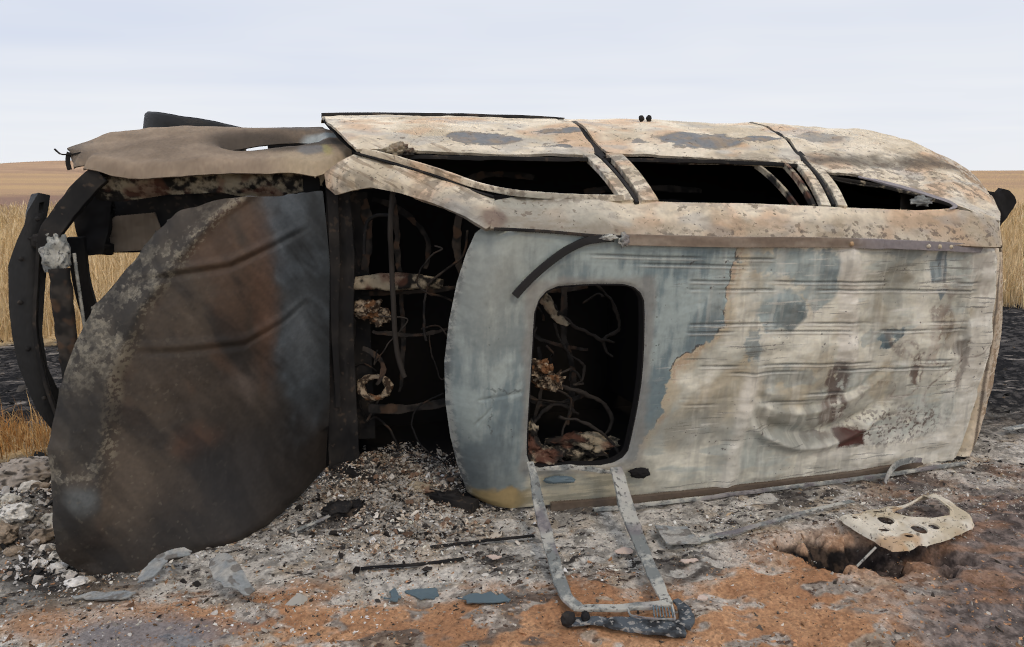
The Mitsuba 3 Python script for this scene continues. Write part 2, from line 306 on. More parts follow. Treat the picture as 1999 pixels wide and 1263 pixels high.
def char_colour(p, n, uv):
    a = fbm(p.x * 9, p.y * 9, p.z * 9, 3) - 0.5
    b = fbm(p.x * 45, p.y * 45, p.z * 45, 2) - 0.5
    col = mix((0.011, 0.011, 0.012), (0.030, 0.027, 0.025), ss(-0.2, 0.25, a))
    return mix(col, (0.075, 0.055, 0.04), ss(0.16, 0.3, b + a * 0.5) * 0.7)


def burnt_colour(p, n, uv):
    """Scaled steel of the engine bay: black, pale ash crust and rust."""
    a = fbm(p.x * 7, p.y * 7, p.z * 12, 3) - 0.5
    b = fbm(p.x * 40, p.y * 40, p.z * 40, 3) - 0.5
    col = mix((0.022, 0.02, 0.018), (0.34, 0.29, 0.21), ss(-0.07, 0.12, a + b * 0.45))
    col = mix(col, (0.16, 0.07, 0.045), ss(0.05, 0.2, fbm(p.x * 11 + 4, p.y * 11, p.z * 11, 2) - 0.5) * 0.6)
    return col * (1 + b * 0.5)


def strip_colour(p, n, uv):
    l, d, z = loc(p)
    a = fbm(l * 5, d * 20, z * 20, 3) - 0.5
    b = fbm(l * 60, d * 60, z * 60, 2) - 0.5
    col = mix((0.19, 0.145, 0.11), (0.30, 0.25, 0.20), ss(-0.2, 0.2, a))
    col = mix(col, (0.25, 0.235, 0.255), ss(1.75, 2.0, l + a * 0.3) * ss(0.5, 1.0, z) * 0.8)
    col = mix(col, (0.085, 0.062, 0.045), ss(0.5, 0.1, z) * 0.75)  # contact shadow near the ground, painted into the lower rail
    return col * (1 + b * 0.4)


def flaky_colour(p, n, uv):
    """Sheet metal with flaking grey paint and white oxide."""
    a = fbm(p.x * 12, p.y * 12, p.z * 12, 3) - 0.5
    b = fbm(p.x * 70, p.y * 70, p.z * 70, 3) - 0.5
    col = mix((0.20, 0.215, 0.21), (0.46, 0.455, 0.41), ss(-0.12, 0.16, a + b * 0.5))
    col = mix(col, (0.17, 0.14, 0.16), ss(0.1, 0.25, fbm(p.x * 8 + 2, p.y * 8, 1.0, 2) - 0.42) * 0.6)
    return mix(col, (0.08, 0.075, 0.07), ss(0.13, 0.22, -b) * 0.7)


def plate_colour(p, n, uv):
    a = fbm(p.x * 11, p.y * 11, p.z * 9, 3) - 0.5
    b = fbm(p.x * 80, p.y * 80, p.z * 80, 2) - 0.5
    col = mix((0.50, 0.43, 0.31), (0.68, 0.63, 0.53), ss(-0.15, 0.15, a))
    col = mix(col, (0.45, 0.27, 0.13), ss(0.08, 0.22, fbm(p.x * 9 + 3, p.y * 9 + 1, 4.0, 2) - 0.45) * 0.7)
    return mix(col, (0.08, 0.06, 0.045), ss(0.16, 0.24, b) * 0.7)


def rusty_colour(p, n, uv):
    a = fbm(p.x * 60, p.y * 60, p.z * 60, 3) - 0.5
    b = fbm(p.x * 18, p.y * 18, p.z * 18, 3) - 0.5
    col = mix((0.05, 0.035, 0.025), (0.33, 0.265, 0.19), ss(-0.04, 0.18, a + b * 0.6))
    return mix(col, (0.30, 0.14, 0.06), ss(0.02, 0.16, -b) * 0.5)


def ember_colour(p, n, uv):
    a = fbm(p.x * 14, p.y * 14, p.z * 14, 3) - 0.5
    col = mix((0.018, 0.0175, 0.0175), (0.055, 0.047, 0.041), ss(-0.12, 0.15, a))
    return mix(col, (0.10, 0.06, 0.038), ss(0.05, 0.2, fbm(p.x * 20 + 5, p.y * 20, p.z * 20, 2) - 0.5) * 0.6)


def slate_colour(p, n, uv):
    a = fbm(p.x * 16, p.y * 16, p.z * 16, 4) - 0.5
    b = fbm(p.x * 70, p.y * 70, p.z * 70, 2) - 0.5
    col = mix((0.020, 0.022, 0.025), (0.085, 0.10, 0.115), ss(-0.1, 0.14, a))
    return mix(col, (0.32, 0.31, 0.29), ss(0.10, 0.2, b + a * 0.4) * 0.8)


def dusty_colour(p, n, uv):
    """Grey sheet dulled by ash."""
    a = fbm(p.x * 14, p.y * 14, 2.0, 4) - 0.5
    b = fbm(p.x * 90, p.y * 90, 5.0, 2) - 0.5
    col = mix((0.25, 0.27, 0.275), (0.37, 0.36, 0.33), ss(-0.1, 0.1, a))
    col = mix(col, (0.14, 0.125, 0.11), ss(0.05, 0.16, fbm(p.x * 22 + 3, p.y * 30, 7.0, 3) - 0.5) * 0.8)
    return col * (1 + b * 0.6)


def ground_colour(p, n, uv):
    x, y = p.x, p.y
    r = dr.sqrt(x * x + y * y)
    big = fbm(x * 0.9, y * 0.9, 2.0, 3) - 0.5
    mid = fbm(x * 4.2, y * 4.2, 5.0, 4) - 0.5
    fine = fbm(x * 26, y * 26, p.z * 26, 3) - 0.5
    grit = fbm(x * 120, y * 120, p.z * 120, 2) - 0.5
    ash = mix((0.25, 0.235, 0.21), (0.50, 0.47, 0.42), ss(-0.14, 0.18, fine + mid * 0.5))
    ash = mix(ash, (0.40, 0.31, 0.21), ss(0.05, 0.25, fbm(x * 7 + 3, y * 7, 1.0, 3) - 0.45) * 0.5)
    ash = mix(ash, (0.05, 0.045, 0.042), ss(0.10, 0.2, fbm(x * 34, y * 50, 9.0, 3) - 0.5 - mid * 0.3))
    ash = mix(ash, (0.045, 0.04, 0.038), ss(0.07, 0.15, fbm(x * 3.4 + 7, y * 6, 6.0, 4) - 0.5 + fine * 0.25) * 0.8)
    ash = mix(ash, (0.60, 0.58, 0.53), ss(0.08, 0.16, fbm(x * 8 + 1, y * 13, 16.0, 4) - 0.5) * 0.6)
    # bare red soil in front
    soil = mix((0.35, 0.185, 0.10), (0.49, 0.285, 0.160), ss(-0.2, 0.2, mid + fine * 0.6))
    soil = mix(soil, (0.18, 0.10, 0.06), ss(0.12, 0.22, fine) * 0.6)
    front = 2.86 + 0.10 * ss(0.2, 1.0, x) + 0.26 * ss(0.65, 1.0, x) * ss(1.75, 1.4, x) + 0.10 * ss(-0.9, -1.3, x) * 0
    ms = ss(0.14, -0.14, y - front + mid * 0.75 + big * 0.3)
    ms = ms * ss(-1.75, -0.95, x + mid * 0.8 + (y - 2.5) * 0.5) * ss(1.72, 1.2, x + mid * 0.9)
    ms = ms * (1 - 0.85 * ss(0.03, 0.11, fbm(x * 6 + 9, y * 10, 4.0, 3) - 0.49))
    pit = blob(x + mid * 0.1, y + mid * 0.1, 1.50, 3.16, 0.46, 0.25, 0.5)
    ms = dr.maximum(ms, pit * 0.8)
    ms = dr.maximum(ms, 0.8 * blob(x + mid * 0.3, y + mid * 0.2, -1.66, 2.62, 0.18, 0.12, 0.5))
    near = mix(ash, soil, ms)
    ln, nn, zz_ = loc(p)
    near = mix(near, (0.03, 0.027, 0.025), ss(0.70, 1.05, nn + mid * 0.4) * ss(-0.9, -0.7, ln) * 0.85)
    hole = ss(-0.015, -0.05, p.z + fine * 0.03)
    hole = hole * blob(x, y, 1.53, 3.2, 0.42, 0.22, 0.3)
    near = mix(near, mix((0.012, 0.011, 0.011), (0.06, 0.042, 0.03), ss(0.08, 0.3, mid + fine)), hole)  # charred pit bottom, with the shade of the hollow painted in by depth
    # grey brown burnt surface at the right and the left front
    umber = mix((0.075, 0.06, 0.056), (0.19, 0.15, 0.135), ss(-0.16, 0.2, fine + mid * 0.6))
    umber = mix(umber, (0.30, 0.16, 0.09), ss(0.08, 0.2, fbm(x * 5, y * 9, 12.0, 3) - 0.45) * 0.55)
    mu = ss(1.28, 1.75, x + mid * 0.7 + (2.9 - y) * 0.28) * ss(4.4, 3.6, y + mid)
    near = mix(near, umber, mu * 0.92)
    near = mix(near, (0.17, 0.18, 0.20), 0.8 * blob(x + mid * 0.25, y + mid * 0.15, -1.28, 2.56, 0.30, 0.10, 0.5))
    # charred ground all round the wreck
    charc = mix((0.012, 0.012, 0.013), (0.060, 0.056, 0.054), ss(-0.12, 0.2, fine + mid * 0.8))
    charc = mix(charc, (0.20, 0.18, 0.16), ss(0.16, 0.26, fbm(x * 6, y * 22, 1.0, 3) - 0.5 + mid * 0.3))
    back = ss(3.55, 4.5, y - 0.27 * x + mid * 0.9)
    back = dr.maximum(back, 0.85 * blob(x + mid * 0.3, y + mid * 0.3, -1.83, 3.0, 0.32, 0.28, 0.6))
    near = mix(near, charc, back)
    # grassland behind, left unburnt
    straw = mix((0.42, 0.30, 0.16), (0.60, 0.45, 0.25), ss(-0.2, 0.25, fbm(x * 1.1, y * 0.5, 3.0, 3) - 0.5 + fine * 0.5))
    dist = mix((0.43, 0.30, 0.17), (0.37, 0.25, 0.16), ss(-0.15, 0.2, fbm(x * 0.02, y * 0.05, 3.0, 3) - 0.5))
    dist = mix(dist, (0.22, 0.145, 0.115), ss(30, 38, r + big * 14) * ss(84, 62, r + big * 20) * ss(6, -6, x + y * 0.2) * 0.9)
    straw = mix(straw, dist, ss(24, 38, r))
    edge = 7.5 + 2.2 * ss(1, 5, x) + big * 1.6 + mid * 0.9
    mg = ss(-0.35, 0.45, y - edge)
    tuft = blob(x + mid * 0.3, y + mid * 0.3, -3.05, 4.62, 0.40, 0.28, 0.6)
    mg = dr.maximum(mg, tuft * 0.8)
    mg = dr.maximum(mg, ss(7.0, 9.0, dr.abs(x)))
    mg = dr.maximum(mg, ss(-1.5, -3.5, y))
    col = mix(near, straw, mg)
    return col * (1 + grit * 0.9 * ss(14, 7, r) + fine * 0.3)


def hill_colour(p, n, uv):
    a = fbm(p.x * 0.012, p.y * 0.03, 2.0, 4) - 0.5
    b = fbm(p.x * 0.15, p.y * 0.3, 2.0, 3) - 0.5
    col = mix((0.33, 0.225, 0.15), (0.43, 0.30, 0.20), ss(-0.2, 0.2, a + b * 0.4))
    return mix(col, (0.25, 0.165, 0.12), ss(0.05, 0.2, fbm(p.x * 0.008 + 2, p.y * 0.05, 5.0, 3) - 0.5) * 0.7)


def bumped(bsdf, fn, scale, eps=2e-3):
    return {'type': 'bumpmap', 'arbitrary': proc(fn, eps), 'scale': scale, 'bsdf': bsdf}


def prin(colour, rough=0.8, spec=0.3, metal=0.0):
    c = proc(colour) if callable(colour) else ({'type': 'rgb', 'value': list(colour)} if not isinstance(colour, dict) else colour)
    return {'type': 'principled', 'base_color': c, 'roughness': rough, 'specular': spec, 'metallic': metal}


def two(b):
    return {'type': 'twosided', 'bsdf': b}


def scale_bump(p, n, uv):
    return fbm(p.x * 28, p.y * 28, p.z * 28, 4)


def ground_bump(p, n, uv):
    return fbm(p.x * 45, p.y * 45, p.z * 45, 3)


scene['m_roof'] = two(bumped(prin(roof_colour, 0.58, 0.35), roof_bump, 0.007))
scene['m_side'] = two(bumped(prin(side_colour, 0.72, 0.3), scale_bump, 0.008))
scene['m_fender'] = two(bumped(prin(fender_colour, 0.7, 0.3), scale_bump, 0.005))
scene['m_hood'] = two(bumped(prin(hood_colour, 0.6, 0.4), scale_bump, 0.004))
scene['m_char'] = two(prin(char_colour, 0.75, 0.25))
scene['m_burnt'] = two(bumped(prin(burnt_colour, 0.85, 0.2), scale_bump, 0.015))
scene['m_strip'] = two(prin(strip_colour, 0.6, 0.35))
scene['m_flaky'] = two(bumped(prin(flaky_colour, 0.7, 0.3), scale_bump, 0.008))
scene['m_plate'] = two(bumped(prin(plate_colour, 0.7, 0.3), scale_bump, 0.006))
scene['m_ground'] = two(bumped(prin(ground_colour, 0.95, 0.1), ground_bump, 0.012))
scene['m_hill'] = two(prin(hill_colour, 0.95, 0.05))
scene['m_soot'] = two(prin(SOOT, 0.85, 0.2))
scene['m_bumper'] = two(bumped(prin((0.011, 0.0115, 0.0125), 0.55, 0.4), scale_bump, 0.003))
scene['m_slate'] = two(bumped(prin(slate_colour, 0.7, 0.3), scale_bump, 0.008))
scene['m_rusty'] = two(prin(rusty_colour, 0.9, 0.15))
scene['m_ember'] = two(prin(ember_colour, 0.85, 0.2))
scene['m_wire'] = two(prin((0.034, 0.030, 0.027), 0.85, 0.2))
scene['m_vertex'] = two(prin({'type': 'mesh_attribute', 'name': 'vertex_color'}, 0.9, 0.15))
scene['m_clod'] = two(prin((0.36, 0.18, 0.085), 0.95, 0.1))
scene['m_glass'] = two(bumped(prin(dusty_colour, 0.75, 0.3), scale_bump, 0.006))
scene['m_bluechip'] = two(prin((0.11, 0.155, 0.18), 0.6, 0.4))
scene['m_pink'] = two(prin((0.62, 0.50, 0.43), 0.8, 0.3))


# ------------------------------------------------------------------ mesh helpers
def sdf(P, poly):
    """Signed distance to a closed polygon, positive inside."""
    A = np.asarray(poly, float)
    B = np.roll(A, -1, 0)
    out = np.empty(len(P))
    for s in range(0, len(P), 20000):
        q = P[s:s + 20000, None]
        e = B - A
        t = np.clip(((q - A) * e).sum(-1) / np.maximum((e * e).sum(-1), 1e-12), 0, 1)
        d = np.sqrt((((A + t[..., None] * e) - q) ** 2).sum(-1)).min(1)
        y = q[..., 1]
        c = ((A[:, 1] <= y) & (y < B[:, 1])) | ((B[:, 1] <= y) & (y < A[:, 1]))
        xi = A[:, 0] + (y - A[:, 1]) / np.where(B[:, 1] == A[:, 1], 1e-9, B[:, 1] - A[:, 1]) * e[:, 0]
        inside = (c & (q[..., 0] < xi)).sum(1) % 2 == 1
        out[s:s + 20000] = np.where(inside, d, -d)
    return out


def chaikin(poly, n=2):
    p = np.asarray(poly, float)
    for _ in range(n):
        q = np.roll(p, -1, 0)
        p = np.stack([0.75 * p + 0.25 * q, 0.25 * p + 0.75 * q], 1).reshape(-1, p.shape[1])
    return p


def jag(poly, amp, seed):
    p = chaikin(poly, 1)
    q = np.concatenate([p + (np.roll(p, -1, 0) - p) * t for t in (0, 0.5)], 1).reshape(-1, 2)
    return q + np.random.default_rng(seed).normal(0, amp, q.shape)


def rbf(points, smoothing=0.0):
    """Height over two coordinates through the given (a, b, height)."""
    p = np.asarray(points, float)
    f = RBFInterpolator(p[:, :2], p[:, 2], kernel='thin_plate_spline', smoothing=smoothing)
    return lambda q: f(q)


def shell(V, F, th, out):
    """Closes a sheet into a plate of the given thickness; returns (trimesh, uv) with uv 0 outside, 1 inside."""
    m = trimesh.Trimesh(V, F, process=False)
    N = np.array(m.vertex_normals)
    if (m.face_normals * m.area_faces[:, None]).sum(0) @ np.asarray(out) < 0:
        F, N = F[:, ::-1], -N
    In = V - th * N
    e = np.vstack([F[:, [0, 1]], F[:, [1, 2]], F[:, [2, 0]]])
    key = np.sort(e, 1)
    _, idx, cnt = np.unique(key, axis=0, return_index=True, return_counts=True)
    be = e[idx[cnt == 1]]
    n, k = len(V), len(be)
    wall = np.vstack([V[be[:, 0]], V[be[:, 1]], In[be[:, 0]], In[be[:, 1]]])
    a = np.arange(k)
    o = 2 * n
    wf = np.vstack([np.stack([o + a + k, o + a, o + a + 2 * k], 1), np.stack([o + a + k, o + a + 2 * k, o + a + 3 * k], 1)])
    allv = np.vstack([V, In, wall])
    allf = np.vstack([F, F[:, ::-1] + n, wf])
    u = np.concatenate([np.zeros(n), np.ones(n), np.full(4 * k, 0.35)])
    return (allv, allf), np.stack([u, u], 1)


def panel(outline, lift, h, th, out, holes=()):
    """A sheet over a polygon of two coordinates: lift turns (k, 2) into (k, 3) of the wreck's frame."""
    outline = np.asarray(outline, float)
    lo, hi = outline.min(0) - h, outline.max(0) + h
    xs, ys = np.arange(lo[0], hi[0] + h, h), np.arange(lo[1], hi[1] + h, h)
    X, Y = np.meshgrid(xs, ys, indexing='ij')
    P = np.stack([X.ravel(), Y.ravel()], 1)

    def dist(q):
        d = sdf(q, outline)
        for hole in holes:
            d = np.minimum(d, -sdf(q, hole))
        return d

    for _ in range(2):
        d = dist(P)
        near = np.abs(d) < 0.72 * h
        q, e = P[near], h * 0.02
        g = np.stack([dist(q + [e, 0]) - dist(q - [e, 0]), dist(q + [0, e]) - dist(q - [0, e])], 1) / (2 * e)
        st = d[near, None] * g
        ln_ = np.linalg.norm(st, axis=1, keepdims=True)
        P[near] -= st * np.minimum(1, 0.72 * h / np.maximum(ln_, 1e-12))
    i, j = np.meshgrid(np.arange(len(xs) - 1), np.arange(len(ys) - 1), indexing='ij')
    k = (i * len(ys) + j).ravel()
    F = np.vstack([np.stack([k, k + len(ys), k + len(ys) + 1], 1), np.stack([k, k + len(ys) + 1, k + 1], 1)])
    cent = P[F].mean(1)
    F = F[dist(cent) > 1e-4]
    a = P[F]
    area = (a[:, 1, 0] - a[:, 0, 0]) * (a[:, 2, 1] - a[:, 0, 1]) - (a[:, 2, 0] - a[:, 0, 0]) * (a[:, 1, 1] - a[:, 0, 1])
    area = area * np.sign(np.median(area))
    longest = np.linalg.norm(a - np.roll(a, 1, 1), axis=2).max(1)
    F = F[(area > 0.04 * h * h) & (longest < 3.2 * h)]
    used, inv = np.unique(F, return_inverse=True)
    V = W(lift(P[used]))
    o = W([np.asarray(out, float)])[0] - W([[0, 0, 0]])[0]
    return shell(V, inv.reshape(-1, 3), th, o)


def spline(pts, n):
    """A smooth curve through the points."""
    p = np.asarray(pts, float)
    if len(p) == 2:
        t = np.linspace(0, 1, n)[:, None]
        return p[0] * (1 - t) + p[1] * t
    from scipy.interpolate import PchipInterpolator
    s = np.concatenate([[0], np.cumsum(np.linalg.norm(np.diff(p, axis=0), axis=1))])
    return PchipInterpolator(s, p)(np.linspace(0, s[-1], n))


def sweep(pts, prof, up=(0, 0, 1), n=24, taper=None):
    """Profile (k, 2) swept along a curve given in world coordinates; prof x along the side, y along up."""
    c = spline(pts, n)
    t = np.gradient(c, axis=0)
    t /= np.linalg.norm(t, axis=1, keepdims=True)
    s = np.cross(t, np.asarray(up, float))
    s /= np.linalg.norm(s, axis=1, keepdims=True) + 1e-9
    u = np.cross(s, t)
    prof = np.asarray(prof, float)
    k = len(prof)
    sc = np.ones(n) if taper is None else np.interp(np.linspace(0, 1, n), np.linspace(0, 1, len(taper)), taper)
    V = (c[:, None] + sc[:, None, None] * (prof[None, :, :1] * s[:, None] + prof[None, :, 1:] * u[:, None])).reshape(-1, 3)
    i, j = np.meshgrid(np.arange(n - 1), np.arange(k), indexing='ij')
    a, b = i * k + j, i * k + (j + 1) % k
    F = np.vstack([np.stack([a, b, b + k], -1).reshape(-1, 3), np.stack([a, b + k, a + k], -1).reshape(-1, 3)])
    V = np.vstack([V, c[:1], c[-1:]])
    z = np.arange(k)
    F = np.vstack([F, np.stack([(z + 1) % k, z, z * 0 + n * k], 1), np.stack([z + (n - 1) * k, (z + 1) % k + (n - 1) * k, z * 0 + n * k + 1], 1)])
    m = trimesh.Trimesh(V, F, process=False)
    m.fix_normals()
    return m


def circle(r, k=8):
    a = np.arange(k) * 2 * np.pi / k
    return np.stack([np.cos(a), np.sin(a)], 1) * r


def rect(w, h, c=0.15):
    w, h = w / 2, h / 2
    c = c * min(w, h)
    return [(-w + c, -h), (w - c, -h), (w, -h + c), (w, h - c), (w - c, h), (-w + c, h), (-w, h - c), (-w, -h + c)]


def rough(m, amp, freq, seed=0):
    v = np.array(m.vertices)
    d = np.stack([meshkit.fbm(v * freq + 31 * k, 3, seed + k) - 0.5 for k in range(3)], 1)
    return trimesh.Trimesh(v + 2 * amp * d, m.faces, process=False)


def lump(c, r, seed, amp=0.5, sub=3, freq=2.2):
    m = trimesh.creation.icosphere(sub)
    v = np.array(m.vertices)
    k = 1 + amp * 2 * (meshkit.fbm(v * freq + seed * 3.1, 4, seed) - 0.5) + 0.5 * amp * (meshkit.noise(v * 7 + seed, seed) - 0.5)
    return trimesh.Trimesh(v * k[:, None] * np.asarray(r) + np.asarray(c), m.faces, process=False)


def cat(*ms):
    return trimesh.util.concatenate([m if isinstance(m, trimesh.Trimesh) else trimesh.Trimesh(m[0], m[1], process=False) for m in ms])


def numbered(key):
    if key not in scene and key not in labels:
        return key
    k = 1
    while f'{key}_{k:03d}' in scene or f'{key}_{k:03d}' in labels:
        k += 1
    return f'{key}_{k:03d}'


def put(name, mesh, bsdf, parent=None, smooth=55, uv=None, color=None, label=None):
    key = numbered(name if parent is None else parent + '__' + name)
    if uv is None and color is None:        # a zero uv: the paints read it as "outer face"
        v, f, nrm = meshkit.arrays(mesh, smooth)
        if nrm is None:
            v, f = v[f].reshape(-1, 3), np.arange(f.size).reshape(-1, 3)
        path = meshkit.write_ply((v, f), False, np.zeros((len(v), 2)), None, nrm)
        scene[key] = {'type': 'ply', 'filename': path, 'face_normals': nrm is None, 'bsdf': {'type': 'ref', 'id': bsdf}}
    else:
        scene[key] = mikit.ply(mesh, bsdf, smooth=True if uv is not None or smooth else smooth, uv=uv, color=color)
    if label:
        labels[key] = {'label': label}
    return key


def tag(key, label, category=None, group=None, kind=None):
    labels[key] = {'label': label}
    if category:
        labels[key]['category'] = category
    if group:
        labels[key]['group'] = group
    if kind:
        labels[key]['kind'] = kind


def pput(name, pl, bsdf, parent, label=None):
    return put(name, pl[0], bsdf, parent, uv=pl[1], label=label)


def lerp_line(pts):
    p = np.asarray(sorted(pts), float)
    return lambda x: np.interp(x, p[:, 0], p[:, 1])


# ------------------------------------------------------------------ ground, hill
HEAP = W([[-0.62, 0.62, 0]])[0]


def ground_height(x, y):
    P = np.stack([x, y, 0 * x], -1)
    r = np.hypot(x, y)
    near = np.clip((13 - r) / 6, 0, 1)
    z = near * (0.050 * (meshkit.fbm(P * 3.1, 3, 3) - 0.5) + 0.030 * (meshkit.fbm(P * 14, 3, 8) - 0.5))
    z = z + 0.25 * (meshkit.fbm(P * 0.25, 2, 9) - 0.5) * np.clip((r - 7) / 6, 0, 1)
    l = (x - OX) * CY + (y - OY) * SY
    n = (y - OY) * CY - (x - OX) * SY
    heap = np.exp(-(((l + 0.34) / 0.38) ** 2 + ((n - 0.45) / 0.50) ** 2) ** 1.3)
    z = z + heap * (0.075 + 0.13 * (meshkit.fbm(P * 9, 4, 5) - 0.5))
    # ash banked under the nose, at the left
    nose = np.exp(-(((x + 2.25) / 0.40) ** 2 + ((y - 3.6) / 0.5) ** 2))
    z = z + nose * (0.05 + 0.12 * (meshkit.fbm(P * 7, 4, 6) - 0.4))
    w = meshkit.fbm(P * 7, 4, 12) - 0.5
    w2 = meshkit.fbm(P * 9, 4, 15) - 0.5
    pit = np.sqrt(((x - 1.53 + 0.40 * w) / 0.34) ** 2 + ((y - 3.20 + 0.30 * w2) / 0.150) ** 2)
    z = z - 0.150 * np.clip((1.16 - pit) / 0.34, 0, 1) * (0.8 + 0.8 * w2)
    z = z + 3.2 * np.clip((r - 50) / 350, 0, 1) ** 1.5
    return z


def axis(lo, hi, step, far, growth=1.09):
    a = list(np.arange(lo, hi, step))
    s, right, left = step, [hi], [lo]
    while right[-1] < far:
        s *= growth
        right.append(right[-1] + s)
    s = step
    while left[-1] > -far:
        s *= growth
        left.append(left[-1] - s)
    return np.array(left[:0:-1] + a + right)


gx, gy = axis(-3.0, 3.6, 0.014, 900), axis(2.2, 5.0, 0.014, 900)
GX, GY = np.meshgrid(gx, gy, indexing='ij')
GZ = ground_height(GX.ravel(), GY.ravel())
i, j = np.meshgrid(np.arange(len(gx) - 1), np.arange(len(gy) - 1), indexing='ij')
k = (i * len(gy) + j).ravel()
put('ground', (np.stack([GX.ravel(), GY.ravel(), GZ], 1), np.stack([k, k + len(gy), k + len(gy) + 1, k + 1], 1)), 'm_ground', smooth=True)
tag('ground', 'ash strewn and charred ground with bare orange soil, straw field beyond', kind='structure')


def hill(name, cx, cy, rx, ry, h, seed, label):
    u, v = np.meshgrid(np.linspace(-1, 1, 90), np.linspace(-1, 1, 60), indexing='ij')
    d = np.sqrt(u ** 2 + v ** 2)
    P = np.stack([u.ravel() * 2.2 + seed, v.ravel() * 2.2, 0 * u.ravel()], 1)
    z = h * np.cos(np.clip(d, 0, 1) * np.pi / 2) ** 1.5 * (0.9 + 0.2 * meshkit.fbm(P, 4, seed).reshape(u.shape)) - 1.2 * np.clip(d, 0, 1.4)
    q = np.arange(89)[:, None] * 60 + np.arange(59)[None]
    q = q.ravel()
    put(name, (np.stack([cx + u.ravel() * rx, cy + v.ravel() * ry, z.ravel() + 0.3], 1), np.stack([q, q + 60, q + 61, q + 1], 1)), 'm_hill', smooth=True)
    tag(name, label, kind='structure')


hill('hill', -170, 330, 92, 120, 6.7, 4, 'low rounded tan hill on the horizon behind the front of the wreck')

# ------------------------------------------------------------------ the burnt van, lying on its side
VAN = 'burnt_van'
tag(VAN, 'burnt out passenger van lying on its side with its roof towards the camera', 'van')

# roof ---------------------------------------------------------------
roof_front = [(0.045, 1.365), (0.012, 1.34), (-0.029, 1.251), (-0.073, 1.117), (-0.110, 0.933), (-0.132, 0.744), (-0.127, 0.547), (-0.102, 0.368), (-0.064, 0.208), (-0.012, 0.055), (0.03, 0.018)]
roof_bottom = [(0.4, 0.018), (1.0, 0.012), (1.6, 0.012), (2.2, 0.012), (2.78, 0.012)]
roof_rear = [(2.838, 0.03), (2.866, 0.152), (2.892, 0.38), (2.90, 0.604), (2.895, 0.82), (2.880, 1.008), (2.835, 1.18), (2.800, 1.222)]
roof_top = [(2.3, 1.252), (1.825, 1.275), (1.127, 1.30), (0.565, 1.325), (0.25, 1.355)]
ROOF = roof_front + roof_bottom + roof_rear + roof_top
HATCH = chaikin([(0.257, 1.10), (0.243, 0.80), (0.232, 0.40), (0.243, 0.225), (0.40, 0.222), (0.735, 0.20), (0.766, 0.40), (0.790, 0.62), (0.785, 0.90), (0.765, 1.098), (0.52, 1.112)], 2)


def crown(l):
    return -0.05 * np.sin(np.pi * np.clip(l / 2.85, 0, 1))


def gauss(d, w):
    return np.exp(-(d / w) ** 2)


def roof_n(q, raw=False):
    l, z = q[:, 0], q[:, 1]
    n = -0.10 * z + crown(l) * (1 - 0.4 * z / 1.3) - 0.018 * np.sin(np.pi * np.clip(z / 1.3, 0, 1))
    lf = np.interp(z, [a[1] for a in roof_front[::-1]], [a[0] for a in roof_front[::-1]])
    n = n + 0.16 * np.clip(1 - (l - lf) / 0.16, 0, 1) ** 2.2          # rolls over into the windscreen
    lr = np.interp(z, [a[1] for a in roof_rear], [a[0] for a in roof_rear])
    n = n + 0.10 * np.clip(1 - (lr - l) / 0.10, 0, 1) ** 2
    if raw:
        return n
    P = np.stack([l, z, 0 * l], 1)
    body = np.clip((l - 0.85) / 0.3, 0, 1)
    body = body * np.clip((1.27 - z) / 0.08, 0, 1) * np.clip(z / 0.06, 0, 1)
    # heat buckles
    n = n + body * 0.055 * (meshkit.fbm(P * [2.6, 3.4, 1], 3, 21) - 0.5) + body * 0.020 * (meshkit.fbm(P * [8, 14, 1], 3, 22) - 0.5)
    n = n - 0.022 * gauss(l - 1.85 - (1.25 - z) * 0.13, 0.045) * np.clip((z - 0.58) / 0.1, 0, 1)
    n = n - 0.028 * gauss(l - 1.275 - 0.16 * z, 0.045) * np.clip((0.72 - z) / 0.1, 0, 1)
    # curved pleats between the two roof bows
    zc = 0.22 + 0.9 * (l - 1.80) ** 2
    arc = np.clip((l - 1.38) / 0.08, 0, 1) * np.clip((2.25 - l) / 0.15, 0, 1)
    n = n + arc * (0.042 * gauss(z - zc - 0.05, 0.040) - 0.036 * gauss(z - zc + 0.02, 0.028))
    zc2 = 0.40 + 0.8 * (l - 1.72) ** 2
    n = n + arc * (0.018 * gauss(z - zc2 - 0.03, 0.03) - 0.014 * gauss(z - zc2, 0.022))
    for a, b, ra, rb, s in ((1.885, 0.57, 0.06, 0.09, .022), (1.88, 0.42, 0.06, 0.07, .018), (2.37, 0.58, 0.05, 0.08, .018), (2.66, 0.69, 0.06, 0.05, .016), (2.56, 0.75, 0.07, 0.05, .012),
                            (2.02, 0.225, 0.08, 0.05, .012), (2.68, 0.57, 0.05, 0.11, .018), (2.15, 1.07, 0.10, 0.10, .018)):
        n = n + s * np.exp(-((l - a) / ra) ** 2 - ((z - b) / rb) ** 2)
    edge = np.clip((l - 2.55) / 0.12, 0, 1)
    n = n + edge * 0.034 * (meshkit.fbm(P * [16, 4, 1], 3, 33) - 0.5) * 2
    # split in the plain front panel
    n = n + 0.006 * (gauss(z - 0.60 - 0.12 * (l - 0.1), 0.006) * (np.abs(l - 0.10) < 0.10) + gauss(l - 0.02 - 0.04 * np.sin(z * 25), 0.006) * (np.abs(z - 0.5) < 0.10))
    n = n + 0.010 * (meshkit.fbm(P * [3, 3, 1], 2, 41) - 0.5)
    hs = np.abs(sdf(q, HATCH))
    n = n + 0.010 * np.clip(1 - hs / 0.02, 0, 1) ** 2
    return n


def on_roof(l, z, off=0.0):
    q = np.array([[l, z]], float)
    return (l, float(roof_n(q, True)[0]) - off, z)


pput('roof', panel(ROOF, lambda q: np.stack([q[:, 0], roof_n(q), q[:, 1]], 1), 0.0075, 0.012, (0, -1, 0), [HATCH]), 'm_roof', VAN,
     'ribbed and buckled roof skin, blue grey in front, ashen cream behind')
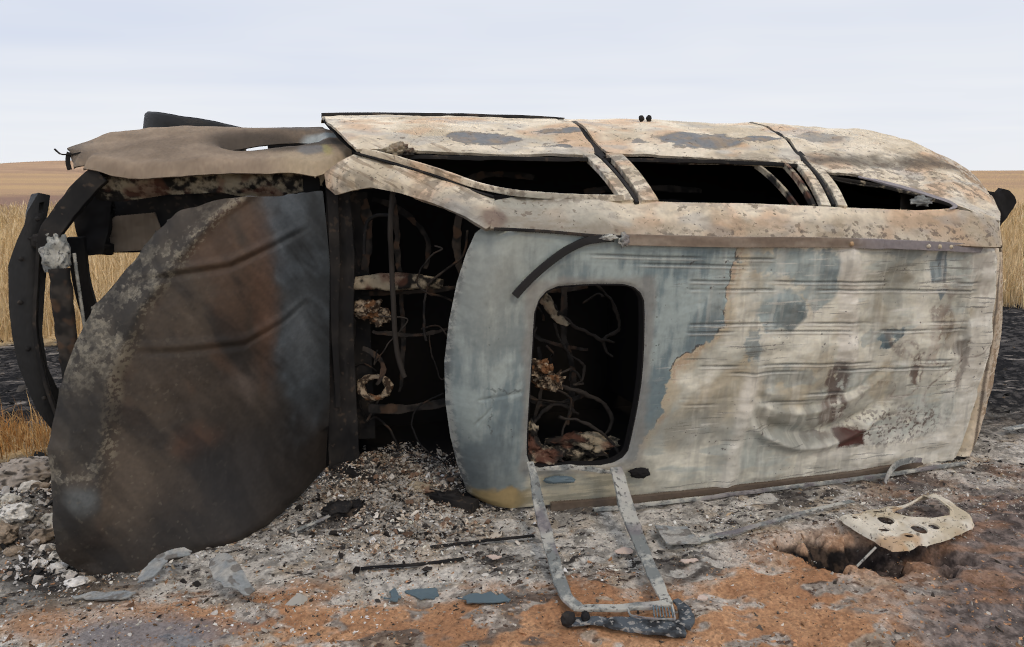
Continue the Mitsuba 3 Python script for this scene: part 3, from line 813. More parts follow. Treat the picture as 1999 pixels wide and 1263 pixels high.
# inner lip of the hatch
lip = np.vstack([HATCH, HATCH[:1]])
hl = W([on_roof(a, b, -0.035) for a, b in lip])
put('hatch_rim', sweep(hl, rect(0.012, 0.05), up=W([[0, 1, 0]])[0] - W([[0, 0, 0]])[0], n=120), 'm_soot', VAN)

# roof rails ----------------------------------------------------------
YN = W([[0, -1, 0]])[0] - W([[0, 0, 0]])[0]
pts = [on_roof(l, z, 0.020) for l, z in ((0.655, 1.312), (1.13, 1.292), (1.83, 1.272), (2.02, 1.262))]
put('roof_rail', rough(sweep(W(pts), rect(0.050, 0.022), up=YN, n=60), 0.003, 9, 2), 'm_strip', VAN, label='flat brown roof rail along the upper roof edge')
pts = [on_roof(l, z, 0.020) for l, z in ((2.02, 1.262), (2.29, 1.247), (2.52, 1.232), (2.80, 1.212))]
put('roof_rail', rough(sweep(W(pts), rect(0.046, 0.022), up=YN, n=40), 0.003, 9, 3), 'm_strip', VAN)
for l, z in ((1.83, 1.268), (2.29, 1.246), (2.36, 1.242), (2.43, 1.238)):
    c = W([on_roof(l, z, 0.030)])[0]
    put('rail_bolt', lump(c, (0.012, 0.012, 0.012), int(l * 100), 0.3, 2), 'm_plate', VAN)
# broken clip at the front end of the rail
put('rail_clip', cat(lump(W([on_roof(0.57, 1.323, 0.025)])[0], (0.045, 0.016, 0.014), 5, 0.6), lump(W([on_roof(0.645, 1.312, 0.03)])[0], (0.022, 0.018, 0.030), 8, 0.7)), 'm_flaky', VAN)
# the rubber strip hanging off it
rub = [on_roof(l, z, 0.022) for l, z in ((0.150, 1.072), (0.215, 1.142), (0.307, 1.220), (0.40, 1.280), (0.495, 1.314), (0.60, 1.321))]
put('weatherstrip', sweep(W(rub), rect(0.034, 0.014), up=YN, n=40), 'm_bumper', VAN, label='black rubber strip peeled off the rail and hanging in a curve')

low = [(0.36, 0.012), (0.98, 0.008), (1.57, 0.010), (2.2, 0.014), (2.84, 0.022)]
put('lower_rail', rough(sweep(W([on_roof(a, b, 0.024) for a, b in low]), rect(0.055, 0.026), up=YN, n=60), 0.004, 8, 4), 'm_strip', VAN, label='brown rail along the roof edge on the ground, contact shadow painted in')
low = [(0.55, -0.10), (0.98, -0.112), (1.57, -0.110), (2.2, -0.10), (2.75, -0.075)]
put('lower_trim', rough(sweep(W([(a, b - 0.02, 0.012 + 0.004 * k) for k, (a, b) in enumerate(low)]), rect(0.022, 0.014), up=(0, 0, 1), n=60), 0.004, 8, 5), 'm_flaky', VAN)
put('bent_strip', sweep(W([(2.14, -0.20, 0.015), (2.20, -0.16, 0.06), (2.30, -0.12, 0.085), (2.45, -0.10, 0.075)]), rect(0.035, 0.006), up=YN, n=24, taper=[0.6, 1, 1, 0.7]), 'm_flaky', VAN)

# strip between rail and windows ----------------------------------------------
cant = [(0.045, 1.370), (0.25, 1.358), (0.565, 1.328), (1.127, 1.303), (1.825, 1.278), (2.3, 1.255), (2.80, 1.225), (2.838, 1.195), (2.93, 1.28), (2.90, 1.36), (2.70, 1.40),
        (2.54, 1.425), (2.324, 1.418), (1.895, 1.436), (1.73, 1.445), (1.34, 1.462), (0.915, 1.472), (0.72, 1.482), (0.44, 1.488), (0.224, 1.500), (0.10, 1.485)]
cn = rbf([(0.05, 1.37, -0.13), (0.56, 1.328, -0.165), (1.13, 1.303, -0.178), (1.83, 1.278, -0.165), (2.8, 1.225, -0.12), (2.84, 1.20, -0.09), (2.93, 1.28, 0.02), (2.9, 1.36, 0.0), (2.54, 1.425, -0.045), (1.9, 1.436, -0.035),
          (1.34, 1.462, 0.0), (0.72, 1.482, 0.045), (0.22, 1.50, 0.07), (0.1, 1.485, 0.02), (1.13, 1.40, -0.13), (0.56, 1.41, -0.11), (1.83, 1.37, -0.13), (2.4, 1.34, -0.11)])
pput('cant_rail', panel(cant, lambda q: np.stack([q[:, 0], cn(q) + 0.010 * (meshkit.fbm(np.stack([q[:, 0] * 6, q[:, 1] * 14, 0 * q[:, 0]], 1), 3, 3) - 0.5), q[:, 1]], 1), 0.009, 0.012, (0, -1, 0.4)), 'm_side', VAN,
     'cream roof side rail with black crazing under the windows')
# dark drip channel between this rail and the roof
pts = [(0.06, -0.137, 1.368), (0.25, -0.155, 1.357), (0.565, -0.170, 1.328), (1.127, -0.180, 1.303), (1.825, -0.168, 1.278), (2.3, -0.150, 1.256), (2.80, -0.120, 1.226)]
put('drip_channel', sweep(W(pts), rect(0.014, 0.014), up=YN, n=70), 'm_char', VAN)

# windscreen pillar -----------------------------------------------------
ap = [(-0.622, 1.605), (-0.56, 1.655), (-0.481, 1.695), (-0.327, 1.650), (-0.142, 1.590), (0.057, 1.515), (0.105, 1.490), (0.085, 1.44), (0.050, 1.378), (0.030, 1.366), (-0.046, 1.418), (-0.171, 1.474), (-0.30, 1.515), (-0.42, 1.540), (-0.50, 1.525), (-0.574, 1.500), (-0.616, 1.538)]
an = rbf([(-0.622, 1.605, 0.58), (-0.481, 1.695, 0.53), (-0.327, 1.65, 0.40), (-0.142, 1.59, 0.245), (0.057, 1.515, 0.08), (0.15, 1.47, 0.01), (0.13, 1.40, -0.125), (0.045, 1.362, -0.12), (-0.046, 1.418, -0.03), (-0.171, 1.474, 0.09),
          (-0.30, 1.515, 0.22), (-0.42, 1.54, 0.34), (-0.574, 1.50, 0.50), (-0.30, 1.58, 0.23), (-0.10, 1.50, 0.06), (-0.5, 1.61, 0.42)])
pput('windscreen_pillar', panel(ap, lambda q: np.stack([q[:, 0], an(q) + 0.014 * (meshkit.fbm(np.stack([q[:, 0] * 9, q[:, 1] * 22, 0 * q[:, 0]], 1), 3, 4) - 0.5), q[:, 1]], 1), 0.008, 0.02, (-0.3, -1, 0.4)), 'm_side', VAN,
     'broad cream windscreen pillar with scorched edge')
pts = [(-0.47, 0.50, 1.700), (-0.327, 0.385, 1.655), (-0.142, 0.235, 1.596), (0.03, 0.09, 1.522), (0.10, 0.04, 1.500)]
put('pillar_seam', sweep(W(pts), circle(0.007, 6), n=40), 'm_char', VAN)
pts = [(-0.44, 0.50, 1.712), (-0.30, 0.385, 1.672), (-0.12, 0.235, 1.612), (0.085, 0.09, 1.538), (0.24, 0.055, 1.512), (0.72, 0.03, 1.490)]
put('door_frame', rough(sweep(W(pts), rect(0.035, 0.03), n=60), 0.002, 9, 3), 'm_side', VAN)

# upper side: doors and rear quarter -------------------------------------------
side_z = rbf([(l, n, z) for l, n, z in (
    (-0.6, 0.46, 1.700), (0.0, 0.44, 1.700), (0.7, 0.43, 1.695), (1.4, 0.41, 1.686), (1.85, 0.36, 1.662),
    (-0.6, 0.83, 1.868), (0.0, 0.85, 1.878), (0.7, 0.87, 1.888), (1.3, 0.88, 1.890), (1.92, 0.85, 1.876), (2.35, 0.85, 1.872), (2.66, 0.85, 1.872),
    (-0.6, 1.02, 1.905), (0.7, 1.03, 1.910), (1.9, 1.02, 1.905), (2.6, 1.02, 1.885),
    (-0.6, 1.40, 1.910), (0.7, 1.42, 1.915), (1.9, 1.42, 1.91), (2.6, 1.42, 1.87),
    (1.96, 0.285, 1.618), (2.14, 0.25, 1.598), (2.42, 0.10, 1.515), (2.60, -0.02, 1.445), (2.70, -0.05, 1.40), (2.93, 0.0, 1.36), (2.98, 0.15, 1.470), (3.08, 0.36, 1.57),
    (2.80, 0.40, 1.668), (2.80, 0.64, 1.795), (3.0, 0.62, 1.735), (3.2, 0.66, 1.665), (3.33, 0.75, 1.60), (3.42, 1.0, 1.52), (3.45, 1.4, 1.46), (3.1, 1.0, 1.74), (3.1, 1.4, 1.74), (2.45, 0.5, 1.71), (2.2, 0.5, 1.72))])


def side_lift(amp=0.016):
    def f(q):
        P = np.stack([q[:, 0], q[:, 1], 0 * q[:, 0]], 1)
        return np.stack([q[:, 0], q[:, 1], side_z(q) + amp * (meshkit.fbm(P * [4, 8, 1], 4, 13) - 0.5) * 2], 1)
    return f


front_door = [(-0.60, 0.50), (-0.30, 0.455), (0.0, 0.440), (0.35, 0.435), (0.712, 0.440), (0.752, 0.475), (0.772, 0.53), (0.772, 0.80), (0.775, 1.02), (0.77, 1.40), (-0.60, 1.40), (-0.60, 0.84), (-0.475, 0.60)]
front_door = [(-0.468, 0.480), (-0.217, 0.452), (0.035, 0.441), (0.35, 0.435), (0.70, 0.440), (0.742, 0.465), (0.760, 0.52), (0.752, 0.80), (0.745, 1.02), (0.74, 1.40), (-0.60, 1.40), (-0.590, 0.828)]
slide_door = [(0.800, 0.520), (0.815, 0.475), (0.85, 0.452), (0.934, 0.444), (1.419, 0.408), (1.836, 0.354), (1.915, 0.385), (1.940, 0.437), (1.985, 0.77), (1.972, 1.02), (1.96, 1.40), (0.785, 1.40), (0.785, 1.02), (0.790, 0.79)]
WIN3 = [(1.965, 0.262), (2.139, 0.224), (2.419, 0.080), (2.541, -0.045), (2.324, -0.070), (1.90, -0.040), (1.895, 0.05)]
quarter = [(1.945, 0.30), (2.139, 0.240), (2.419, 0.098), (2.60, -0.035), (2.72, -0.075), (2.86, -0.04), (2.93, 0.03), (2.99, 0.16), (3.10, 0.37), (3.34, 0.75), (3.43, 1.0), (3.46, 1.40), (1.99, 1.40), (2.0, 1.02), (2.012, 0.77), (1.968, 0.437)]
pput('front_door', panel(front_door, side_lift(), 0.012, 0.014, (0, -0.4, 1)), 'm_side', VAN, 'cream front door skin with grey paint blisters')
pput('sliding_door', panel(slide_door, side_lift(), 0.012, 0.014, (0, -0.4, 1)), 'm_side', VAN, 'cream sliding door skin with a large blistered patch')
pput('rear_quarter', panel(quarter, side_lift(0.022), 0.012, 0.014, (0, -0.4, 1)), 'm_side', VAN, 'dented cream rear quarter panel, sooty above its window')
# recessed body behind the seams
for pts in ([(0.77, 0.44, 1.685), (0.775, 0.60, 1.755), (0.768, 0.85, 1.865), (0.762, 1.03, 1.893), (0.76, 1.38, 1.90)], [(1.955, 0.36, 1.645), (1.978, 0.55, 1.735), (1.998, 0.80, 1.845), (1.985, 1.03, 1.89), (1.98, 1.38, 1.895)]):
    put('door_seam', sweep(W(pts), rect(0.05, 0.012), n=30), 'm_char', VAN)
pts = [(-0.22, 0.42, 1.682), (0.0, 0.40, 1.678), (0.7, 0.395, 1.672), (1.4, 0.37, 1.664), (1.86, 0.32, 1.642), (1.97, 0.26, 1.605)]
put('window_ledge', rough(sweep(W(pts), rect(0.03, 0.02), n=80), 0.005, 12, 6), 'm_char', VAN)

# window pillars (strips running from the cant rail up to the doors)


def pillar(a0, a1, w, key='window_pillar', m='m_side', off=0.0, seed=1):
    a0, a1 = np.array(a0, float), np.array(a1, float)
    d = np.array([1.0, 0, 0])
    up = np.cross(d, a1 - a0)
    up /= np.linalg.norm(up)
    mid = (a0 + a1) / 2 + np.array([0, -0.012, 0.014])
    P = np.array([a0, mid, a1]) + off * np.array([0, -0.5, 0.85])
    upw = W([np.array([0, -0.5, 0.85])])[0] - W([[0, 0, 0]])[0]
    return put(key, rough(sweep(W(P), rect(w, 0.03), up=upw, n=30), 0.002, 9, seed), m, VAN)


pillar((0.745, 0.025, 1.470), (0.700, 0.445, 1.690), 0.060, seed=2)
pillar((0.790, 0.015, 1.467), (0.755, 0.455, 1.697), 0.020, 'pillar_seal', 'm_char', -0.008, seed=3)
pillar((0.855, 0.015, 1.468), (0.840, 0.450, 1.694), 0.085, seed=4)
pillar((1.710, -0.040, 1.436), (1.790, 0.370, 1.658), 0.022, 'window_channel', 'm_burnt', 0.0, seed=5)
pillar((1.640, -0.035, 1.436), (1.640, 0.375, 1.662), 0.016, 'window_channel', 'm_burnt', -0.02, seed=5)
pillar((1.775, -0.040, 1.438), (1.880, 0.365, 1.657), 0.050, seed=6)
pillar((1.815, -0.045, 1.436), (1.905, 0.345, 1.650), 0.016, 'pillar_seal', 'm_char', 0.006, seed=7)
pillar((1.865, -0.048, 1.437), (1.945, 0.300, 1.628), 0.050, seed=8)
# sagging wire and seal remains inside the windows
for pts, r in (([(0.92, 0.40, 1.672), (1.2, 0.40, 1.655), (1.5, 0.37, 1.652), (1.80, 0.34, 1.636)], 0.006), ([(0.0, 0.42, 1.68), (0.35, 0.41, 1.674), (0.68, 0.40, 1.668)], 0.006),
               ([(1.94, 0.245, 1.59), (2.14, 0.19, 1.56), (2.40, 0.06, 1.492), (2.55, -0.03, 1.438)], 0.010), ([(1.93, 0.262, 1.598), (2.05, 0.20, 1.56), (2.25, 0.14, 1.53)], 0.005),
               ([(0.2, 0.085, 1.492), (0.7, 0.05, 1.474)], 0.006), ([(0.92, 0.035, 1.466), (1.75, -0.02, 1.434)], 0.006)):
    put('window_seal', rough(sweep(W(pts), circle(r, 6), n=40), 0.004, 15, 2), 'm_burnt', VAN)
pts = [(2.16, 0.222, 1.585), (2.42, 0.080, 1.507), (2.555, -0.042, 1.437), (2.50, -0.066, 1.424)]
put('window_rim', rough(sweep(W(pts), rect(0.042, 0.012), up=(0, -0.4, 1), n=60, taper=[.5, .9, 1, .9, .3]), 0.003, 9, 4), 'm_strip', VAN)
put('window_remnant', rough(lump(W([(2.38, 0.0, 1.462)])[0], (0.05, 0.02, 0.025), 8, 0.7), 0.008, 30), 'm_flaky', VAN)
# door mirror stub and sill on the sky line
put('mirror_stub', cat(lump(W([(-0.275, 0.43, 1.712)])[0], (0.055, 0.035, 0.035), 5, 0.7), lump(W([(-0.225, 0.42, 1.70)])[0], (0.035, 0.025, 0.02), 9, 0.7)), 'm_burnt', VAN)
pts = [(-0.60, 1.25, 1.925), (-0.3, 1.25, 1.931), (0.3, 1.25, 1.934), (0.70, 1.25, 1.934), (0.84, 1.25, 1.930)]
put('sill_moulding', rough(sweep(W(pts), rect(0.06, 0.034, 0.5), n=60, taper=[0.8, 1, 1, 1, 0.9, 0.35]), 0.005, 6, 9), 'm_char', VAN, label='charred sill moulding along the top of the wreck')
for l in (1.238, 1.285):
    put('handle_stub', lump(W([(l, 1.0, 1.925)])[0], (0.016, 0.016, 0.020), int(l * 1000), 0.4, 2), 'm_char', VAN)

# fender with the burnt through hole --------------------------------------------
fo = [(-1.783, 0.719), (-1.735, 0.785), (-1.623, 0.882), (-1.431, 0.935), (-1.30, 0.955), (-1.142, 0.96), (-0.95, 0.985), (-0.788, 1.02), (-0.612, 1.06), (-0.56, 0.93), (-0.475, 0.694), (-0.485, 0.655), (-0.56, 0.60), (-0.664, 0.553), (-0.725, 0.575), (-0.795, 0.590),
      (-0.95, 0.580), (-1.121, 0.570), (-1.32, 0.540), (-1.494, 0.534), (-1.58, 0.560), (-1.641, 0.595), (-1.70, 0.618), (-1.70, 0.660), (-1.745, 0.640), (-1.755, 0.690)]
fh = chaikin([(-1.105, 0.790), (-1.015, 0.832), (-0.79, 0.875), (-0.690, 0.886), (-0.632, 0.870), (-0.70, 0.812), (-0.891, 0.770), (-1.036, 0.752)], 2)


def fender_lift(q):
    l, d = q[:, 0], q[:, 1]
    z = 1.365 + 0.5 * d
    z = np.where(d > 0.93, 1.365 + 0.5 * 0.93 + 0.18 * (d - 0.93), z)
    P = np.stack([l, d, 0 * l], 1)
    z = z + 0.03 * (meshkit.fbm(P * [2.5, 5, 1], 3, 8) - 0.5) + 0.012 * (meshkit.fbm(P * [9, 12, 1], 3, 9) - 0.5)
    z = z - 0.05 * np.clip(1 - sdf(q, fo) / 0.05, 0, 1) ** 2 * (d < 0.70)
    hs = -sdf(q, fh)
    z = z - 0.05 * np.clip(1 - hs / 0.07, 0, 1) ** 2
    return np.stack([l, d, z], 1)


pput('fender', panel(fo, fender_lift, 0.008, 0.010, (0, -0.4, 1), [fh]), 'm_fender', VAN, 'tan front fender with a hole burnt through it')
put('fender_tab', cat(sweep(W([(-1.72, 0.70, 1.70), (-1.80, 0.70, 1.69), (-1.83, 0.70, 1.715)]), rect(0.018, 0.006), n=10), sweep(W([(-1.77, 0.70, 1.70), (-1.78, 0.70, 1.655), (-1.775, 0.70, 1.62)]), rect(0.02, 0.006), up=YN, n=10)), 'm_char', VAN)
pts = [(-0.585, 1.06, 1.885), (-0.54, 0.90, 1.812), (-0.455, 0.68, 1.698)]
put('door_seam', sweep(W(pts), rect(0.022, 0.02), n=20), 'm_soot', VAN)

# front wheel behind the fender, its top showing
wc = W([(-1.285, 1.36, 1.80)])[0]
tire = trimesh.creation.revolve(np.array([(0.18, -0.08), (0.25, -0.095), (0.265, -0.08), (0.27, -0.04), (0.27, 0.04), (0.265, 0.08), (0.25, 0.095), (0.18, 0.08), (0.18, -0.08)]), sections=48)
rimw = trimesh.creation.revolve(np.array([(0.0, -0.02), (0.16, -0.03), (0.18, -0.07), (0.185, 0.07), (0.16, 0.03), (0.0, 0.02)]), sections=40)
R = trimesh.transformations.rotation_matrix(math.radians(9), [0, 1, 0])
for m in (tire, rimw):
    m.apply_transform(trimesh.transformations.rotation_matrix(YAW, [0, 0, 1]) @ R)
    m.apply_translation(wc)
wk = put('front_wheel', rough(tire, 0.008, 8, 3), 'm_bumper', VAN, label='charred front wheel, its rim peeping over the fender')
put('rim', rimw, 'm_burnt', wk)

# nose: engine bay remains ----------------------------------------------------------
ir = [(-1.715, 1.560), (-1.70, 1.600), (-1.662, 1.622), (-1.346, 1.632), (-0.944, 1.650), (-0.64, 1.648), (-0.60, 1.60), (-0.64, 1.54), (-0.72, 1.515), (-0.81, 1.497), (-0.953, 1.470), (-1.03, 1.492), (-1.119, 1.512), (-1.378, 1.500), (-1.563, 1.470), (-1.674, 1.476)]


def irl(q):
    P = np.stack([q[:, 0], q[:, 1], 0 * q[:, 0]], 1)
    return np.stack([q[:, 0], 0.70 + 0.25 * (1.58 - q[:, 1]) ** 2 * 20 + 0.07 * (meshkit.fbm(P * [5, 9, 1], 4, 19) - 0.5), q[:, 1]], 1)


pput('inner_fender', panel(ir, irl, 0.009, 0.03, (0, -1, 0)), 'm_burnt', VAN, 'ash crusted inner fender beam under the fender')
bw = [(-1.789, 1.53), (-1.70, 1.66), (-1.2, 1.68), (-0.60, 1.68), (-0.60, 1.30), (-0.90, 1.10), (-1.30, 1.10), (-1.44, 1.195), (-1.842, 1.20), (-1.853, 1.342)]
pput('bay_wall', panel(bw, lambda q: np.stack([q[:, 0], 1.05 + 0.05 * (meshkit.fbm(np.stack([q[:, 0] * 5, q[:, 1] * 5, 0 * q[:, 0]], 1), 3, 5) - 0.5), q[:, 1]], 1), 0.015, 0.02, (0, -1, 0)), 'm_char', VAN)
bp = [(-1.724, 1.385), (-1.472, 1.405), (-1.42, 1.23), (-1.462, 1.216), (-1.718, 1.206)]
pput('bay_panel', panel(bp, lambda q: np.stack([q[:, 0], 0.99 + 0.05 * (meshkit.fbm(np.stack([q[:, 0] * 9, q[:, 1] * 14, 0 * q[:, 0]], 1), 3, 6) - 0.5), q[:, 1]], 1), 0.01, 0.012, (0, -1, 0)), 'm_fender', VAN)
put('support_arc', rough(sweep(W([(-1.64, 0.66, 1.60), (-1.736, 0.64, 1.50), (-1.80, 0.62, 1.415), (-1.850, 0.60, 1.330), (-1.865, 0.60, 1.27)]), rect(0.09, 0.07), up=YN, n=40), 0.012, 9, 3), 'm_char', VAN)
bb = [(-1.83, 1.46), (-1.79, 1.53), (-1.62, 1.55), (-1.655, 1.38), (-1.70, 1.21), (-1.80, 1.20)]
pput('bay_box', panel(bb, lambda q: np.stack([q[:, 0], 0.86 + 0.06 * (meshkit.fbm(np.stack([q[:, 0] * 9, q[:, 1] * 9, 0 * q[:, 0]], 1), 3, 6) - 0.5), q[:, 1]], 1), 0.012, 0.10, (0, -1, 0)), 'm_soot', VAN)
put('support_post', rough(sweep(W([(-1.80, 0.80, 1.30), (-1.797, 0.80, 1.106), (-1.775, 0.80, 0.927), (-1.74, 0.80, 0.719), (-1.70, 0.80, 0.40)]), rect(0.075, 0.05), up=YN, n=40), 0.004, 8, 4), 'm_soot', VAN)
put('head_lamp_remains', rough(lump(W([(-1.845, 0.58, 1.245)])[0], (0.062, 0.05, 0.095), 6, 0.55), 0.010, 35), 'm_flaky', VAN, label='pale melted remains of the head lamp')
put('cross_bar', rough(sweep(W([(-1.825, 0.56, 1.175), (-1.825, 0.55, 0.995), (-1.820, 0.55, 0.802), (-1.80, 0.55, 0.45)]), rect(0.085, 0.05, 0.5), up=YN, n=50), 0.010, 16, 4), 'm_ember', VAN)
put('cross_bar', rough(sweep(W([(-1.768, 0.60, 1.24), (-1.760, 0.60, 0.995), (-1.75, 0.60, 0.802), (-1.73, 0.60, 0.45)]), circle(0.008), up=YN, n=40), 0.003, 12, 5), 'm_flaky', VAN)
put('bay_floor', rough(lump(W([(-1.55, 0.95, 0.30)])[0], (0.30, 0.2, 0.36), 27, 0.4), 0.02, 9), 'm_char', VAN)
bo = [(-1.910, 1.516), (-1.872, 1.504), (-1.878, 1.458), (-1.898, 1.347), (-1.870, 1.338), (-1.880, 1.300), (-1.900, 1.182), (-1.940, 0.871), (-1.935, 0.70), (-1.900, 0.547), (-1.880, 0.45), (-1.885, 0.330), (-1.925, 0.326), (-2.005, 0.506), (-2.062, 0.720), (-2.074, 0.860), (-2.073, 0.998), (-2.055, 1.186), (-2.005, 1.300), (-1.970, 1.371), (-1.955, 1.43)]
pput('bumper_beam', panel(bo, lambda q: np.stack([q[:, 0], 0.60 + 5.0 * (q[:, 0] + 1.99) ** 2 + 0.12 * (q[:, 1] - 0.9) ** 2, q[:, 1]], 1), 0.008, 0.07, (0, -1, 0), [[(-1.910, 1.470), (-1.892, 1.474), (-1.898, 1.425), (-1.916, 1.421)]]), 'm_bumper', VAN, 'smooth black bumper beam standing upright at the nose')
pts = [(-1.905, 0.585, 1.29), (-1.925, 0.585, 1.15), (-1.958, 0.585, 0.88), (-1.945, 0.585, 0.68), (-1.905, 0.585, 0.46)]
put('bumper_flange', rough(sweep(W(pts), rect(0.016, 0.03), up=YN, n=60), 0.003, 12, 3), 'm_char', VAN)
for l, z in ((-1.90, 1.40), (-1.985, 1.22), (-2.01, 1.02), (-2.0, 0.80), (-1.955, 0.56)):
    put('bumper_bolt', lump(W([(l, 0.585, z)])[0], (0.011, 0.010, 0.011), int(-l * 100 + z * 50), 0.3, 2), 'm_char', VAN)
put('bumper_bracket', rough(lump(W([(-1.885, 0.62, 1.30)])[0], (0.07, 0.04, 0.04), 4, 0.5), 0.008, 30), 'm_char', VAN)

# hood, sprung open --------------------------------------------------------------
ht = [(-0.605, 0.632, 1.525), (-0.70, 0.57, 1.512), (-0.802, 0.491, 1.504), (-0.95, 0.385, 1.506), (-1.104, 0.273, 1.500), (-1.19, 0.21, 1.475), (-1.263, 0.159, 1.419), (-1.325, 0.115, 1.36), (-1.379, 0.075, 1.288), (-1.48, 0.005, 1.16), (-1.564, -0.058, 1.040), (-1.62, -0.10, 0.90), (-1.664, -0.13, 0.772), (-1.712, -0.165, 0.57), (-1.733, -0.18, 0.375), (-1.732, -0.179, 0.202), (-1.71, -0.15, 0.09)]
hb = [(-1.676, -0.12, 0.02), (-1.64, -0.15, -0.006), (-1.595, -0.164, -0.016), (-1.48, -0.165, -0.016), (-1.346, -0.140, -0.012), (-1.20, -0.09, -0.006), (-1.047, -0.020, 0.0), (-0.96, 0.08, 0.012), (-0.873, 0.194, 0.03), (-0.76, 0.39, 0.06), (-0.653, 0.598, 0.09)]
hn = rbf([(a, c, b) for a, b, c in ht + hb + [(-0.63, 0.612, 1.2), (-0.635, 0.608, 0.83), (-0.645, 0.605, 0.45), (-1.0, 0.30, 1.25), (-1.0, 0.285, 0.83), (-1.05, 0.20, 0.42), (-1.35, 0.03, 0.83), (-1.45, -0.07, 0.42)]], 1e-4)
hood_edge = jag(np.array([(a - 0.036 * np.clip((-1.2 - a) / 0.2, 0, 1), c) for a, b, c in ht + hb]), 0.0022, 5)
hp3 = np.stack([hood_edge[:, 0], hood_edge[:, 1], 0 * hood_edge[:, 0]], 1)
hood_edge = hood_edge + 0.045 * (np.stack([meshkit.fbm(hp3 * 6, 3, 3), meshkit.fbm(hp3 * 6, 3, 4)], 1) - 0.5) * np.clip((-0.75 - hood_edge[:, :1]) / 0.2, 0, 1)


def hood_lift(q):
    l, z = q[:, 0], q[:, 1]
    P = np.stack([l, z, 0 * l], 1)
    n = hn(q)
    n = n + 0.030 * (meshkit.fbm(P * [2.2, 2.0, 1], 3, 14) - 0.5) + 0.004 * (meshkit.fbm(P * [14, 14, 1], 3, 15) - 0.5)
    c1 = np.interp(l, [-1.40, -1.20, -1.06, -0.85, -0.72], [1.165, 1.180, 1.190, 1.275, 1.335])
    c2 = np.interp(l, [-1.50, -1.25, -1.02, -0.85, -0.75], [0.885, 0.850, 0.830, 0.90, 0.97])
    for c, s in ((c1, 0.014), (c2, 0.010)):
        on = np.clip((l + 1.45) / 0.15, 0, 1) * np.clip((-0.70 - l) / 0.1, 0, 1)
        n = n + s * on * (gauss(z - c, 0.013) - 0.8 * gauss(z - c - 0.03, 0.018))
    dd = sdf(q, hood_edge)
    be = np.interp(z, [0.04, 0.2, 0.375, 0.772, 1.04, 1.288, 1.419, 1.5], [-1.725, -1.787, -1.788, -1.719, -1.619, -1.434, -1.30, -1.17])
    n = n - 0.016 * gauss(l - be - 0.20, 0.035) * np.clip((z - 0.15) / 0.2, 0, 1)
    n = n + 0.006 * (meshkit.fbm(P * [5, 30, 1], 3, 55) - 0.5) * np.clip(1 - (l - be) / 0.22, 0, 1)
    front = np.clip((-1.15 - l) / 0.2, 0, 1)
    n = n + 0.085 * front * np.clip(1 - dd / 0.15, 0, 1) ** 1.8 * np.clip((z - 0.06) / 0.35, 0, 1)             # front rim curls back
    n = n + 0.05 * (1 - front) * np.clip(1 - dd / 0.06, 0, 1) ** 2 * (z < 0.3)
    return np.stack([l, n, z], 1)


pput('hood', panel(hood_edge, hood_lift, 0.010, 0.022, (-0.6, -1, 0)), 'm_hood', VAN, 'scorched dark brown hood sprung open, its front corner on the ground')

# cowl and cabin --------------------------------------------------------------------
co = [(-0.615, 1.54), (-0.50, 1.535), (-0.485, 1.20), (-0.505, 0.812), (-0.50, 0.10), (-0.66, 0.05), (-0.645, 0.5), (-0.63, 1.0)]
pput('cowl', panel(co, lambda q: np.stack([q[:, 0], 0.66 + 0.04 * (meshkit.fbm(np.stack([q[:, 0] * 20, q[:, 1] * 5, 0 * q[:, 0]], 1), 3, 5) - 0.5), q[:, 1]], 1), 0.01, 0.05, (0, -1, 0)), 'm_char', VAN)
put('cowl_flange', rough(sweep(W([(-0.585, 0.63, 1.52), (-0.585, 0.63, 1.2), (-0.60, 0.63, 0.8), (-0.60, 0.63, 0.4)]), rect(0.05, 0.02), up=YN, n=50, taper=[1.1, 1, .7, .5]), 0.003, 8, 3), 'm_char', VAN)


def slab(name, l0, l1, n0, n1, z0, z1, m='m_soot', amp=0.02):
    b = trimesh.creation.box((l1 - l0, n1 - n0, z1 - z0))
    b = b.subdivide().subdivide().subdivide()
    b.apply_translation(((l0 + l1) / 2, (n0 + n1) / 2, (z0 + z1) / 2))
    b = rough(b, amp, 4, 7)
    return put(name, trimesh.Trimesh(W(b.vertices), b.faces, process=False), m, VAN)


slab('floor_pan', -0.9, 2.75, 1.40, 1.46, 0.02, 1.84)
fp = [(2.60, 0.25), (3.44, 0.25), (3.46, 0.8), (3.445, 1.45), (3.12, 1.715), (2.60, 1.86)]
pput('floor_pan', panel(fp, lambda q: np.stack([q[:, 0], 0 * q[:, 0] + 1.385, q[:, 1]], 1), 0.03, 0.02, (0, -1, 0)), 'm_soot', VAN)
slab('fire_wall', -0.72, -0.64, 0.70, 1.42, 0.02, 1.62)
slab('lower_side', -0.55, 2.80, 0.14, 1.42, -0.04, 0.03)
slab('dash_beam', -0.50, -0.40, 0.80, 0.95, 0.15, 1.50, 'm_char')
slab('front_seat_frame', 0.20, 0.32, 0.55, 1.35, 0.95, 1.50, amp=0.03)
slab('front_seat_frame', 0.15, 0.30, 0.60, 1.35, 0.15, 0.70, amp=0.03)
slab('rear_seat_frame', 1.20, 1.32, 0.6, 1.35, 0.2, 1.45, amp=0.03)
slab('rear_seat_frame', 2.20, 2.32, 0.6, 1.35, 0.2, 1.35, amp=0.03)
CR = np.random.default_rng(71)
